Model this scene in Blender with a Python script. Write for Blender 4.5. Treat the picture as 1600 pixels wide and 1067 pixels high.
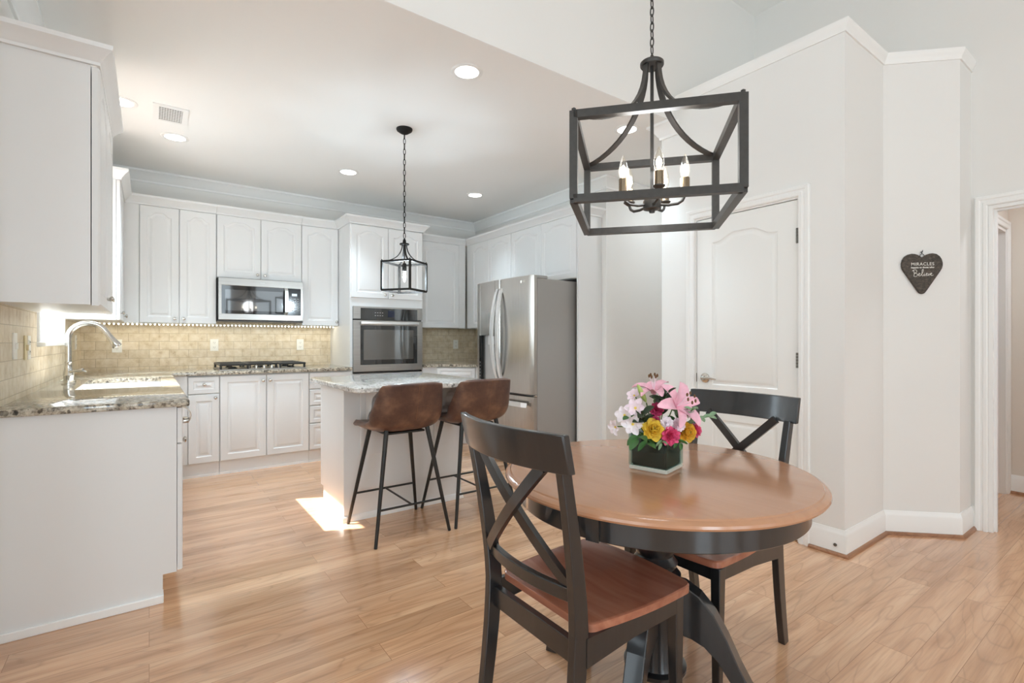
import bpy, bmesh, math, random
from mathutils import Vector, Matrix
C = bpy.context.scene
for o in list(bpy.data.objects):
    bpy.data.objects.remove(o, do_unlink=True)
COL = C.collection
R = math.radians
PI = math.pi
random.seed(7)

# ------------------------------------------------------------------ camera, world, sun, daylight, exposure
cam = bpy.data.cameras.new('camera')
cam.sensor_width = 36.0
cam.lens = 779.5 / 1600 * 36.0
cam.shift_y = -(533.5 - 532.0) / 1600
cam.clip_start = 0.05
camo = bpy.data.objects.new('camera', cam)
COL.objects.link(camo)
camo.location = (0, 0, 1.18)
camo.rotation_euler = (R(90), 0, R(-36.03))
C.camera = camo

C.view_settings.view_transform = 'Standard'
C.view_settings.look = 'None'
C.view_settings.exposure = 0.27
C.view_settings.gamma = 1.0
C.view_settings.use_curve_mapping = False
C.cycles.use_denoising = True
C.cycles.max_bounces = 14
C.cycles.diffuse_bounces = 8
C.cycles.glossy_bounces = 6
C.cycles.transmission_bounces = 8
C.cycles.transparent_max_bounces = 12
C.cycles.sample_clamp_indirect = 6.0
C.cycles.caustics_reflective = False
C.cycles.caustics_refractive = False

world = bpy.data.worlds.new('sky')
C.world = world
world.use_nodes = True
bg = world.node_tree.nodes['Background']
bg.inputs['Color'].default_value = (0.82, 0.93, 1.0, 1)
bg.inputs['Strength'].default_value = 2.2


def lamp(name, kind, loc, energy, color=(1, 1, 1), rot=(0, 0, 0), size=None, size_y=None, radius=None, spread=None, parent=None):
    l = bpy.data.lights.new(name, kind)
    l.energy = energy
    l.color = color
    if kind == 'AREA':
        l.shape = 'RECTANGLE' if size_y else 'DISK'
        l.size = size
        if size_y:
            l.size_y = size_y
        if spread:
            l.spread = spread
    if radius is not None:
        l.shadow_soft_size = radius
    o = bpy.data.objects.new(name, l)
    COL.objects.link(o)
    o.location = loc
    o.rotation_euler = rot
    if parent is not None:
        o.parent = parent
        o.location = Vector(loc) - parent.location
    return o


# the sun, through the window over the sink
sun_dir = Vector((1.0, -0.45, -1.238)).normalized()
sun = lamp('sun', 'SUN', (-4, 6, 6), 24.0, (1.0, 0.97, 0.92))
sun.data.angle = R(0.6)
sun.rotation_euler = sun_dir.to_track_quat('-Z', 'Y').to_euler()
# daylight standing in the window openings of the breakfast room (rear wall, left wall) and over the sink
DAY = (0.72, 0.885, 1.0)
for xc, en in ((-0.6, 64), (1.2, 16), (3.0, 2)):
    lamp('daylight_rear', 'AREA', (xc, -4.74, 1.75), en, DAY, (R(90), 0, 0), 1.3, 2.2)
lamp('daylight_left', 'AREA', (-1.95, -0.2, 1.35), 8, DAY, (R(90), 0, R(-90)), 2.0, 2.2)
lamp('daylight_sink', 'AREA', (-0.66, 4.21, 1.65), 11, DAY, (R(90), 0, R(-90)), 0.9, 0.9)
lamp('daylight_high', 'AREA', (-1.95, -0.2, 3.25), 4.5, DAY, (R(90), 0, R(-90)), 2.0, 0.9)

# ------------------------------------------------------------------ materials
MATS = {}


def new_mat(name):
    m = bpy.data.materials.new(name)
    m.use_nodes = True
    nt = m.node_tree
    p = nt.nodes['Principled BSDF']
    MATS[name] = m
    return m, nt, p


def lin(c):
    return tuple(((v / 12.92) if v <= 0.04045 else ((v + 0.055) / 1.055) ** 2.4) for v in c)


def hexc(h):
    return lin(tuple(int(h[i:i + 2], 16) / 255 for i in (0, 2, 4))) + (1,)


def N(nt, t, **kw):
    n = nt.nodes.new(t)
    for k, v in kw.items():
        if k in n.inputs:
            n.inputs[k].default_value = v
        else:
            setattr(n, k, v)
    return n


def coords(nt, scale=(1, 1, 1), rot=(0, 0, 0), loc=(0, 0, 0), src='Object'):
    tc = N(nt, 'ShaderNodeTexCoord')
    mp = N(nt, 'ShaderNodeMapping')
    mp.inputs['Scale'].default_value = scale
    mp.inputs['Rotation'].default_value = rot
    mp.inputs['Location'].default_value = loc
    nt.links.new(tc.outputs[src], mp.inputs['Vector'])
    return mp.outputs['Vector']


def ramp(nt, fac, stops):
    r = N(nt, 'ShaderNodeValToRGB')
    els = r.color_ramp.elements
    while len(els) < len(stops):
        els.new(0.5)
    for e, (p, c) in zip(els, stops):
        e.position = p
        e.color = c
    nt.links.new(fac, r.inputs['Fac'])
    return r.outputs['Color']


def bump(nt, p, height, strength=0.2, dist=0.01):
    b = N(nt, 'ShaderNodeBump')
    b.inputs['Strength'].default_value = strength
    b.inputs['Distance'].default_value = dist
    nt.links.new(height, b.inputs['Height'])
    nt.links.new(b.outputs['Normal'], p.inputs['Normal'])


def simple(name, col, rough=0.5, metal=0.0, spec=0.5, coat=0.0, noise=0.0, nscale=40):
    m, nt, p = new_mat(name)
    c = hexc(col) if isinstance(col, str) else col
    p.inputs['Base Color'].default_value = c
    p.inputs['Roughness'].default_value = rough
    p.inputs['Metallic'].default_value = metal
    p.inputs['Specular IOR Level'].default_value = spec
    if coat:
        p.inputs['Coat Weight'].default_value = coat
        p.inputs['Coat Roughness'].default_value = 0.08
    if noise:
        v = coords(nt)
        n = N(nt, 'ShaderNodeTexNoise')
        n.inputs['Scale'].default_value = nscale
        n.inputs['Detail'].default_value = 4
        nt.links.new(v, n.inputs['Vector'])
        a = tuple(x * (1 - noise) for x in c[:3]) + (1,)
        b = tuple(min(1, x * (1 + noise)) for x in c[:3]) + (1,)
        nt.links.new(ramp(nt, n.outputs['Fac'], [(0.3, a), (0.7, b)]), p.inputs['Base Color'])
    return m


def emit(name, col, strength):
    m, nt, p = new_mat(name)
    p.inputs['Base Color'].default_value = (0.8, 0.8, 0.8, 1)
    p.inputs['Emission Color'].default_value = col
    p.inputs['Emission Strength'].default_value = strength
    return m


# painted wall with a faint roller texture
def paint(name, col, rough=0.6, b=0.03):
    m, nt, p = new_mat(name)
    p.inputs['Base Color'].default_value = hexc(col)
    p.inputs['Roughness'].default_value = rough
    p.inputs['Specular IOR Level'].default_value = 0.3
    n = N(nt, 'ShaderNodeTexNoise')
    n.inputs['Scale'].default_value = 220
    nt.links.new(coords(nt), n.inputs['Vector'])
    bump(nt, p, n.outputs['Fac'], b, 0.002)
    return m


WALL = paint('wall_paint', 'E9E8E5')
CEIL = paint('ceiling_paint', 'F4F4F2', 0.8)
HALLP = paint('hall_paint', 'E2DAD0')
TRIM = simple('trim_white', 'F1F1EF', 0.35)
CAB = simple('cabinet_white', 'E3E3E2', 0.38)
CABIN = simple('cabinet_shadow_gap', '6A6864', 0.8)
DOORW = simple('door_white', 'EFEFEC', 0.4)
CHROME = simple('polished_nickel', 'C9C6C0', 0.16, 1.0)
DARKMETAL = simple('hinge_metal', '77746E', 0.35, 0.9)
BLACKM = simple('black_metal', '2B2A28', 0.42, 0.2)
BRONZE = simple('dark_bronze', '413E3B', 0.38, 0.35, noise=0.12, nscale=60)
BLACKPLASTIC = simple('black_gloss', '121213', 0.12)
GLASSBLK = simple('dark_glass', '1D1C1B', 0.04, 0.0, 0.9)
WHITEP = simple('white_plastic', 'F0EEE6', 0.3)
SLOT = simple('outlet_slots', '6F6C66', 0.5)
BEIGEP = simple('beige_plastic', 'D9C9A0', 0.4)
CERAMIC = simple('white_enamel', 'F6F6F4', 0.12, coat=0.5)
SLEEVE = simple('candle_sleeve', '8A7A66', 0.25, 0.85)
OUTSIDE = simple('sun_blocker_grey', 'B9B4AA', 0.9)


def steel(name, col='A9A6A1', rough=0.27, vertical=True):
    m, nt, p = new_mat(name)
    p.inputs['Metallic'].default_value = 1.0
    v = coords(nt, (300, 300, 4) if vertical else (4, 300, 300))
    n = N(nt, 'ShaderNodeTexNoise')
    n.inputs['Scale'].default_value = 1.0
    n.inputs['Detail'].default_value = 3
    nt.links.new(v, n.inputs['Vector'])
    c = hexc(col)[:3]
    nt.links.new(ramp(nt, n.outputs['Fac'], [(0.3, tuple(x * .88 for x in c) + (1,)), (0.7, tuple(min(1, x * 1.1) for x in c) + (1,))]), p.inputs['Base Color'])
    p.inputs['Roughness'].default_value = rough
    p.inputs['Anisotropic'].default_value = 0.4
    return m


STEEL = steel('brushed_steel', 'C4BFB9')
STEELH = steel('brushed_steel_across', 'A6A29D', 0.32, vertical=False)
STEELHANDLE = simple('satin_steel', 'E6E5E3', 0.28, 0.6)
FRIDGESIDE = simple('grey_side_panel', '9D9A96', 0.45, 0.2)


def wood(name, dark, mid, light, axis='X', scale=1.0, rough=0.3, coat=0.25, grain=1.0):
    m, nt, p = new_mat(name)
    sc = {'X': (1.2, 14, 14), 'Y': (14, 1.2, 14), 'Z': (14, 14, 1.2)}[axis]
    v = coords(nt, tuple(s * scale for s in sc))
    n = N(nt, 'ShaderNodeTexNoise')
    n.inputs['Scale'].default_value = 2.2
    n.inputs['Detail'].default_value = 8
    n.inputs['Distortion'].default_value = 0.7
    nt.links.new(v, n.inputs['Vector'])
    nt.links.new(ramp(nt, n.outputs['Fac'], [(0.5 - .22 / grain, hexc(dark)), (0.5, hexc(mid)), (0.5 + .22 / grain, hexc(light))]), p.inputs['Base Color'])
    p.inputs['Roughness'].default_value = rough
    p.inputs['Coat Weight'].default_value = coat
    p.inputs['Coat Roughness'].default_value = 0.12
    return m


TABLEW = wood('honey_table_top', 'B58262', 'BD8B69', 'C29170', 'Y', 0.8, 0.2, 0.35, 0.55)
SEATW = wood('cherry_seat', '8F5340', 'A86C54', 'BA7E64', 'Y', 0.7, 0.26, 0.35, 0.8)
BLACKW = wood('black_painted_wood', '18191A', '1E1F21', '262729', 'Z', 0.8, 0.33, 0.8, 0.8)
SHOEW = wood('shoe_moulding_wood', '83583C', '9A6C4C', 'AD7E5C', 'X', 1.0, 0.35, 0.2)
HEARTW = wood('weathered_heart_wood', '2F2A25', '4A423A', '665B50', 'X', 3.0, 0.7, 0.0)


def floor_mat():
    m, nt, p = new_mat('oak_plank_floor')
    v = coords(nt)
    br = N(nt, 'ShaderNodeTexBrick')
    br.offset = 0.37
    br.offset_frequency = 2
    br.squash = 1.0
    br.inputs['Scale'].default_value = 1.0
    br.inputs['Brick Width'].default_value = 1.15
    br.inputs['Row Height'].default_value = 0.125
    br.inputs['Mortar Size'].default_value = 0.0011
    br.inputs['Mortar Smooth'].default_value = 0.4
    br.inputs['Bias'].default_value = 0.0
    br.inputs['Color1'].default_value = (0, 0, 0, 1)
    br.inputs['Color2'].default_value = (1, 1, 1, 1)
    br.inputs['Mortar'].default_value = (0.5, 0.5, 0.5, 1)
    nt.links.new(v, br.inputs['Vector'])
    # per plank shift of the grain
    sep = N(nt, 'ShaderNodeSeparateXYZ')
    nt.links.new(v, sep.inputs['Vector'])
    mul = N(nt, 'ShaderNodeMath', operation='MULTIPLY')
    nt.links.new(br.outputs['Color'], mul.inputs[0])
    mul.inputs[1].default_value = 37.0
    comb = N(nt, 'ShaderNodeCombineXYZ')
    nt.links.new(mul.outputs[0], comb.inputs['X'])
    nt.links.new(mul.outputs[0], comb.inputs['Z'])
    add = N(nt, 'ShaderNodeVectorMath', operation='ADD')
    nt.links.new(v, add.inputs[0])
    nt.links.new(comb.outputs[0], add.inputs[1])
    mp = N(nt, 'ShaderNodeMapping')
    mp.inputs['Scale'].default_value = (0.9, 9.0, 1.0)
    nt.links.new(add.outputs[0], mp.inputs['Vector'])
    n = N(nt, 'ShaderNodeTexNoise')
    n.inputs['Scale'].default_value = 1.6
    n.inputs['Detail'].default_value = 5
    n.inputs['Distortion'].default_value = 0.35
    nt.links.new(mp.outputs[0], n.inputs['Vector'])
    # cathedral rings: contour lines of a smooth field
    mp2 = N(nt, 'ShaderNodeMapping')
    mp2.inputs['Scale'].default_value = (1.3, 6.5, 1.0)
    nt.links.new(add.outputs[0], mp2.inputs['Vector'])
    n2 = N(nt, 'ShaderNodeTexNoise')
    n2.inputs['Scale'].default_value = 0.8
    n2.inputs['Detail'].default_value = 1.5
    nt.links.new(mp2.outputs[0], n2.inputs['Vector'])
    m2 = N(nt, 'ShaderNodeMath', operation='MULTIPLY')
    nt.links.new(n2.outputs['Fac'], m2.inputs[0])
    m2.inputs[1].default_value = 13.0
    fr = N(nt, 'ShaderNodeMath', operation='PINGPONG')
    nt.links.new(m2.outputs[0], fr.inputs[0])
    fr.inputs[1].default_value = 0.5
    ring = ramp(nt, fr.outputs[0], [(0.0, (0.58, 0.55, 0.52, 1)), (0.09, (0.95, 0.94, 0.93, 1)), (0.3, (1, 1, 1, 1))])
    # fine pores
    mp3 = N(nt, 'ShaderNodeMapping')
    mp3.inputs['Scale'].default_value = (5, 130, 1.0)
    nt.links.new(add.outputs[0], mp3.inputs['Vector'])
    n3 = N(nt, 'ShaderNodeTexNoise')
    n3.inputs['Scale'].default_value = 1.0
    n3.inputs['Detail'].default_value = 3
    nt.links.new(mp3.outputs[0], n3.inputs['Vector'])
    pores = ramp(nt, n3.outputs['Fac'], [(0.3, (0.78, 0.76, 0.74, 1)), (0.55, (1, 1, 1, 1))])
    base = ramp(nt, n.outputs['Fac'], [(0.28, hexc('C0906A')), (0.5, hexc('D8AA84')), (0.72, hexc('E5BB96'))])
    plank = ramp(nt, br.outputs['Color'], [(0.0, (0.84, 0.82, 0.80, 1)), (1.0, (1.08, 1.08, 1.08, 1))])

    def mulc(a, b, f=1.0):
        mx = N(nt, 'ShaderNodeMix', data_type='RGBA', blend_type='MULTIPLY')
        mx.inputs[0].default_value = f
        nt.links.new(a, mx.inputs[6])
        nt.links.new(b, mx.inputs[7])
        return mx.outputs[2]
    c = mulc(mulc(mulc(base, plank), ring, 0.42), pores, 0.75)
    mx = N(nt, 'ShaderNodeMix', data_type='RGBA')
    nt.links.new(br.outputs['Fac'], mx.inputs[0])
    nt.links.new(c, mx.inputs[6])
    mx.inputs[7].default_value = hexc('9C7050')
    nt.links.new(mx.outputs[2], p.inputs['Base Color'])
    p.inputs['Roughness'].default_value = 0.2
    p.inputs['Coat Weight'].default_value = 0.6
    p.inputs['Coat Roughness'].default_value = 0.1
    bump(nt, p, n.outputs['Fac'], 0.06, 0.004)
    return m


FLOORM = floor_mat()


def granite(name, stops, scale=1.0, rough=0.07):
    m, nt, p = new_mat(name)
    v = coords(nt)
    n = N(nt, 'ShaderNodeTexNoise')
    n.inputs['Scale'].default_value = 55 * scale
    n.inputs['Detail'].default_value = 6
    n.inputs['Roughness'].default_value = 0.7
    nt.links.new(v, n.inputs['Vector'])
    vo = N(nt, 'ShaderNodeTexVoronoi')
    vo.inputs['Scale'].default_value = 90 * scale
    nt.links.new(v, vo.inputs['Vector'])
    n2 = N(nt, 'ShaderNodeTexNoise')
    n2.inputs['Scale'].default_value = 14 * scale
    n2.inputs['Detail'].default_value = 3
    nt.links.new(v, n2.inputs['Vector'])
    c1 = ramp(nt, n.outputs['Fac'], stops)
    sp = N(nt, 'ShaderNodeSeparateColor')
    nt.links.new(vo.outputs['Color'], sp.inputs[0])
    c2 = ramp(nt, sp.outputs[0], [(0.0, (0.16, 0.15, 0.14, 1)), (0.10, (0.35, 0.33, 0.30, 1)), (0.14, (1, 1, 1, 1)), (1.0, (1.0, 0.98, 0.95, 1))])
    mx = N(nt, 'ShaderNodeMix', data_type='RGBA', blend_type='MULTIPLY')
    mx.inputs[0].default_value = 0.85
    nt.links.new(c1, mx.inputs[6])
    nt.links.new(c2, mx.inputs[7])
    c3 = ramp(nt, n2.outputs['Fac'], [(0.3, (0.78, 0.76, 0.73, 1)), (0.6, (1, 1, 1, 1))])
    my = N(nt, 'ShaderNodeMix', data_type='RGBA', blend_type='MULTIPLY')
    my.inputs[0].default_value = 1.0
    nt.links.new(mx.outputs[2], my.inputs[6])
    nt.links.new(c3, my.inputs[7])
    nt.links.new(my.outputs[2], p.inputs['Base Color'])
    p.inputs['Roughness'].default_value = rough
    p.inputs['Specular IOR Level'].default_value = 0.6
    return m


GRANITE = granite('beige_granite', [(0.36, hexc('4B463F')), (0.45, hexc('9A9183')), (0.56, hexc('C9C1B0')), (0.7, hexc('E0DACC'))], 0.8)
GRANITEI = granite('grey_granite', [(0.34, hexc('85827E')), (0.44, hexc('C0BDB9')), (0.56, hexc('DAD8D5')), (0.7, hexc('ECEBE8'))], 0.9)


def tile_mat(name, plane):
    m, nt, p = new_mat(name)
    tc = N(nt, 'ShaderNodeTexCoord')
    sep = N(nt, 'ShaderNodeSeparateXYZ')
    nt.links.new(tc.outputs['Object'], sep.inputs[0])
    comb = N(nt, 'ShaderNodeCombineXYZ')
    nt.links.new(sep.outputs['X' if plane == 'XZ' else 'Y'], comb.inputs['X'])
    nt.links.new(sep.outputs['Z'], comb.inputs['Y'])
    br = N(nt, 'ShaderNodeTexBrick')
    br.offset = 0.5
    br.inputs['Scale'].default_value = 1.0
    br.inputs['Brick Width'].default_value = 0.155
    br.inputs['Row Height'].default_value = 0.078
    br.inputs['Mortar Size'].default_value = 0.0022
    br.inputs['Mortar Smooth'].default_value = 0.5
    br.inputs['Color1'].default_value = (0, 0, 0, 1)
    br.inputs['Color2'].default_value = (1, 1, 1, 1)
    nt.links.new(comb.outputs[0], br.inputs['Vector'])
    n = N(nt, 'ShaderNodeTexNoise')
    n.inputs['Scale'].default_value = 18
    n.inputs['Detail'].default_value = 8
    n.inputs['Roughness'].default_value = 0.65
    nt.links.new(tc.outputs['Object'], n.inputs['Vector'])
    c1 = ramp(nt, n.outputs['Fac'], [(0.28, hexc('BFAA8C')), (0.42, hexc('D6C7AB')), (0.6, hexc('E2D6C1')), (0.8, hexc('EAE2D2'))])
    c2 = ramp(nt, br.outputs['Color'], [(0, (0.93, 0.91, 0.88, 1)), (1, (1.06, 1.05, 1.04, 1))])
    mx = N(nt, 'ShaderNodeMix', data_type='RGBA', blend_type='MULTIPLY')
    mx.inputs[0].default_value = 1.0
    nt.links.new(c1, mx.inputs[6])
    nt.links.new(c2, mx.inputs[7])
    m2 = N(nt, 'ShaderNodeMix', data_type='RGBA')
    nt.links.new(br.outputs['Fac'], m2.inputs[0])
    nt.links.new(mx.outputs[2], m2.inputs[6])
    m2.inputs[7].default_value = hexc('B8A68A')
    nt.links.new(m2.outputs[2], p.inputs['Base Color'])
    p.inputs['Roughness'].default_value = 0.45
    inv = N(nt, 'ShaderNodeMath', operation='SUBTRACT')
    inv.inputs[0].default_value = 1.0
    nt.links.new(br.outputs['Fac'], inv.inputs[1])
    bump(nt, p, inv.outputs[0], 0.35, 0.003)
    return m


TILEX = tile_mat('travertine_tile_back', 'XZ')
TILEY = tile_mat('travertine_tile_side', 'YZ')


def leather():
    m, nt, p = new_mat('brown_leather')
    v = coords(nt)
    n = N(nt, 'ShaderNodeTexNoise')
    n.inputs['Scale'].default_value = 9
    n.inputs['Detail'].default_value = 6
    n.inputs['Roughness'].default_value = 0.62
    nt.links.new(v, n.inputs['Vector'])
    nt.links.new(ramp(nt, n.outputs['Fac'], [(0.3, hexc('472F29')), (0.5, hexc('5E4236')), (0.72, hexc('83604A'))]), p.inputs['Base Color'])
    p.inputs['Roughness'].default_value = 0.38
    n2 = N(nt, 'ShaderNodeTexNoise')
    n2.inputs['Scale'].default_value = 260
    nt.links.new(v, n2.inputs['Vector'])
    bump(nt, p, n2.outputs['Fac'], 0.12, 0.002)
    return m


LEATHER = leather()


def thin_glass(name, tint=(1, 1, 1, 1), refl=0.06):
    m = bpy.data.materials.new(name)
    m.use_nodes = True
    nt = m.node_tree
    nt.nodes.clear()
    out = N(nt, 'ShaderNodeOutputMaterial')
    tr = N(nt, 'ShaderNodeBsdfTransparent')
    tr.inputs[0].default_value = tint
    gl = N(nt, 'ShaderNodeBsdfGlossy')
    gl.inputs['Roughness'].default_value = 0.02
    mx = N(nt, 'ShaderNodeMixShader')
    mx.inputs[0].default_value = refl
    nt.links.new(tr.outputs[0], mx.inputs[1])
    nt.links.new(gl.outputs[0], mx.inputs[2])
    nt.links.new(mx.outputs[0], out.inputs[0])
    return m


PANE = thin_glass('window_glass')
BULBG = thin_glass('clear_bulb_glass', (1, 0.98, 0.94, 1), 0.12)
VASEG = thin_glass('vase_glass', (0.70, 0.82, 0.80, 1), 0.06)
VASEW = simple('dark_green_vase_water', '0A2B2C', 0.3)
FABRIC = simple('white_shade_fabric', 'F2F0EA', 0.9)
GLOWLED = emit('led_bead_glow', (1.0, 0.93, 0.76, 1), 9.0)
GLOWCAN = emit('downlight_glow', (1.0, 0.97, 0.92, 1), 6.0)
GLOWBULB = emit('filament_glow', (1.0, 0.88, 0.70, 1), 16.0)
DISPLAY = emit('display_glow', (0.55, 0.75, 0.9, 1), 0.35)
LETTER = simple('white_lettering', 'EDEBE4', 0.6)
GREYTEXT = simple('grey_marking', 'B9BABA', 0.5)


# ------------------------------------------------------------------ builders
class MB:
    """collects geometry, then becomes one mesh object"""

    def __init__(s):
        s.bm = bmesh.new()

    def box(s, x0, x1, y0, y1, z0, z1, bev=0.0, seg=2):
        r = bmesh.ops.create_cube(s.bm, size=1.0)
        vs = r['verts']
        for v in vs:
            v.co = Vector(((x0 + x1) / 2 + v.co.x * (x1 - x0), (y0 + y1) / 2 + v.co.y * (y1 - y0), (z0 + z1) / 2 + v.co.z * (z1 - z0)))
        if bev > 0:
            es = list({e for v in vs for e in v.link_edges})
            bmesh.ops.bevel(s.bm, geom=es, offset=bev, segments=seg, affect='EDGES', profile=0.5)
        return s

    def loops(s, rings, closed=True, cap0=False, cap1=False):
        """rings: list of point lists of the same length"""
        vr = [[s.bm.verts.new(p) for p in r] for r in rings]
        n = len(vr[0])
        for a, b in zip(vr, vr[1:]):
            for i in range(n if closed else n - 1):
                j = (i + 1) % n
                try:
                    s.bm.faces.new((a[i], a[j], b[j], b[i]))
                except ValueError:
                    pass
        if cap0:
            s.bm.faces.new(list(reversed(vr[0])))
        if cap1:
            s.bm.faces.new(vr[-1])
        return vr

    def tube(s, path, r, seg=10, caps=True):
        path = [Vector(p) for p in path]
        n = len(path)
        rs = r if isinstance(r, (list, tuple)) else [r] * n
        prev = None
        rings = []
        for i, p in enumerate(path):
            t = (path[min(i + 1, n - 1)] - path[max(i - 1, 0)]).normalized()
            if prev is None:
                a = Vector((0, 0, 1)) if abs(t.z) < 0.9 else Vector((1, 0, 0))
                u = t.cross(a).normalized()
            else:
                u = (prev - t * prev.dot(t)).normalized()
            w = t.cross(u)
            prev = u
            rings.append([p + (u * math.cos(2 * PI * k / seg) + w * math.sin(2 * PI * k / seg)) * rs[i] for k in range(seg)])
        s.loops(rings, True, caps, caps)
        return s

    def ring_tube(s, path, r, seg=8):
        """closed tube"""
        path = [Vector(p) for p in path]
        n = len(path)
        c = sum(path, Vector()) / n
        nrm = (path[0] - c).cross(path[n // 4] - c).normalized()
        rings = []
        for i, p in enumerate(path):
            t = (path[(i + 1) % n] - path[i - 1]).normalized()
            u = nrm
            w = t.cross(u).normalized()
            rings.append([p + (u * math.cos(2 * PI * k / seg) + w * math.sin(2 * PI * k / seg)) * r for k in range(seg)])
        rings.append(rings[0])
        vr = [[s.bm.verts.new(p) for p in q] for q in rings[:-1]]
        for i in range(n):
            a, b = vr[i], vr[(i + 1) % n]
            for k in range(seg):
                j = (k + 1) % seg
                s.bm.faces.new((a[k], a[j], b[j], b[k]))
        return s

    def bar(s, path, side, w, t):
        """rectangular section swept along a path; w along `side` (constant), t across"""
        path = [Vector(p) for p in path]
        n = len(path)
        ws = w if isinstance(w, (list, tuple)) else [w] * n
        ts = t if isinstance(t, (list, tuple)) else [t] * n
        rings = []
        for i, p in enumerate(path):
            tg = (path[min(i + 1, n - 1)] - path[max(i - 1, 0)]).normalized()
            sd = Vector(side)
            sd = (sd - tg * sd.dot(tg)).normalized()
            q = tg.cross(sd).normalized()
            a, b = sd * ws[i] / 2, q * ts[i] / 2
            rings.append([p + a + b, p - a + b, p - a - b, p + a - b])
        s.loops(rings, True, True, True)
        return s

    def lathe(s, prof, c, seg=32, axis='Z', cap=True):
        c = Vector(c)
        rings = []
        for r, h in prof:
            ring = []
            for k in range(seg):
                a = 2 * PI * k / seg
                x, y = r * math.cos(a), r * math.sin(a)
                if axis == 'Z':
                    v = Vector((x, y, h))
                elif axis == 'Y':
                    v = Vector((x, h, y))
                elif axis == '-Y':
                    v = Vector((x, -h, y))
                elif axis == 'X':
                    v = Vector((h, x, y))
                else:
                    v = Vector((-h, x, y))
                ring.append(c + v)
            rings.append(ring)
        s.loops(rings, True, cap, cap)
        return s

    def prism(s, pts, f0, f1):
        """pts 2D, f0/f1 map 2D point to 3D"""
        s.loops([[f0(p) for p in pts], [f1(p) for p in pts]], True, True, True)
        return s

    def sweep(s, path, prof, mp, closed=False):
        """path 2D (a,b); prof list of (offset to the left, height); mp(a,b,h)->3D, mitred"""
        n = len(path)
        P = [Vector(p) for p in path]
        rings = []
        for i in range(n):
            if closed or 0 < i < n - 1:
                d0 = (P[i] - P[i - 1]).normalized()
                d1 = (P[(i + 1) % n] - P[i]).normalized()
            elif i == 0:
                d0 = d1 = (P[1] - P[0]).normalized()
            else:
                d0 = d1 = (P[-1] - P[-2]).normalized()
            n0 = Vector((-d0.y, d0.x))
            n1 = Vector((-d1.y, d1.x))
            m = (n0 + n1).normalized()
            k = 1.0 / max(0.2, m.dot(n0))
            rings.append([mp(P[i].x + m.x * k * o, P[i].y + m.y * k * o, h) for o, h in prof])
        if closed:
            rings.append(rings[0])
        s.loops(rings, True, not closed, not closed)
        return s

    def sphere(s, c, r, sx=1, sy=1, sz=1, u=16, v=10):
        q = bmesh.ops.create_uvsphere(s.bm, u_segments=u, v_segments=v, radius=r)
        for w in q['verts']:
            w.co = Vector((w.co.x * sx + c[0], w.co.y * sy + c[1], w.co.z * sz + c[2]))
        return s

    def build(s, name, mat, parent=None, smooth=False, local=False, angle=35):
        bm = s.bm
        bmesh.ops.remove_doubles(bm, verts=bm.verts, dist=1e-6)
        bmesh.ops.recalc_face_normals(bm, faces=bm.faces)
        if parent is not None and not local:
            root = parent
            while root.parent:
                root = root.parent
            off = root.location
            for v in bm.verts:
                v.co -= off
        me = bpy.data.meshes.new(name)
        bm.to_mesh(me)
        bm.free()
        if smooth:
            for p in me.polygons:
                p.use_smooth = True
            try:
                me.set_sharp_from_angle(angle=R(angle))
            except Exception:
                pass
        for mm in (mat if isinstance(mat, (list, tuple)) else [mat]):
            me.materials.append(mm)
        o = bpy.data.objects.new(name, me)
        COL.objects.link(o)
        if parent is not None:
            o.parent = parent
        return o


def tag(o, label, cat, group=None, kind=None):
    o['label'] = label
    o['category'] = cat
    if group:
        o['group'] = group
    if kind:
        o['kind'] = kind
    return o


def thing(name, label, cat, loc=(0, 0, 0), group=None):
    o = bpy.data.objects.new(name, None)
    o.empty_display_size = 0.05
    COL.objects.link(o)
    o.location = loc
    return tag(o, label, cat, group)


def struct(o):
    o['kind'] = 'structure'
    return o


def dup(root, loc, rotz=None, label=None, group=None):
    r = root.copy()
    COL.objects.link(r)
    r.location = loc
    if rotz is not None:
        r.rotation_euler = (0, 0, rotz)
    if label:
        r['label'] = label
    if group:
        r['group'] = group

    def kids(src, dst):
        for ch in list(src.children):
            c = ch.copy()
            COL.objects.link(c)
            c.parent = dst
            kids(ch, c)
    kids(root, r)
    return r


def frame(O, U, Nn):
    O, U, Nn = Vector(O), Vector(U), Vector(Nn)
    return lambda u, v, n: O + U * u + Vector((0, 0, 1)) * v + Nn * n


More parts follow.
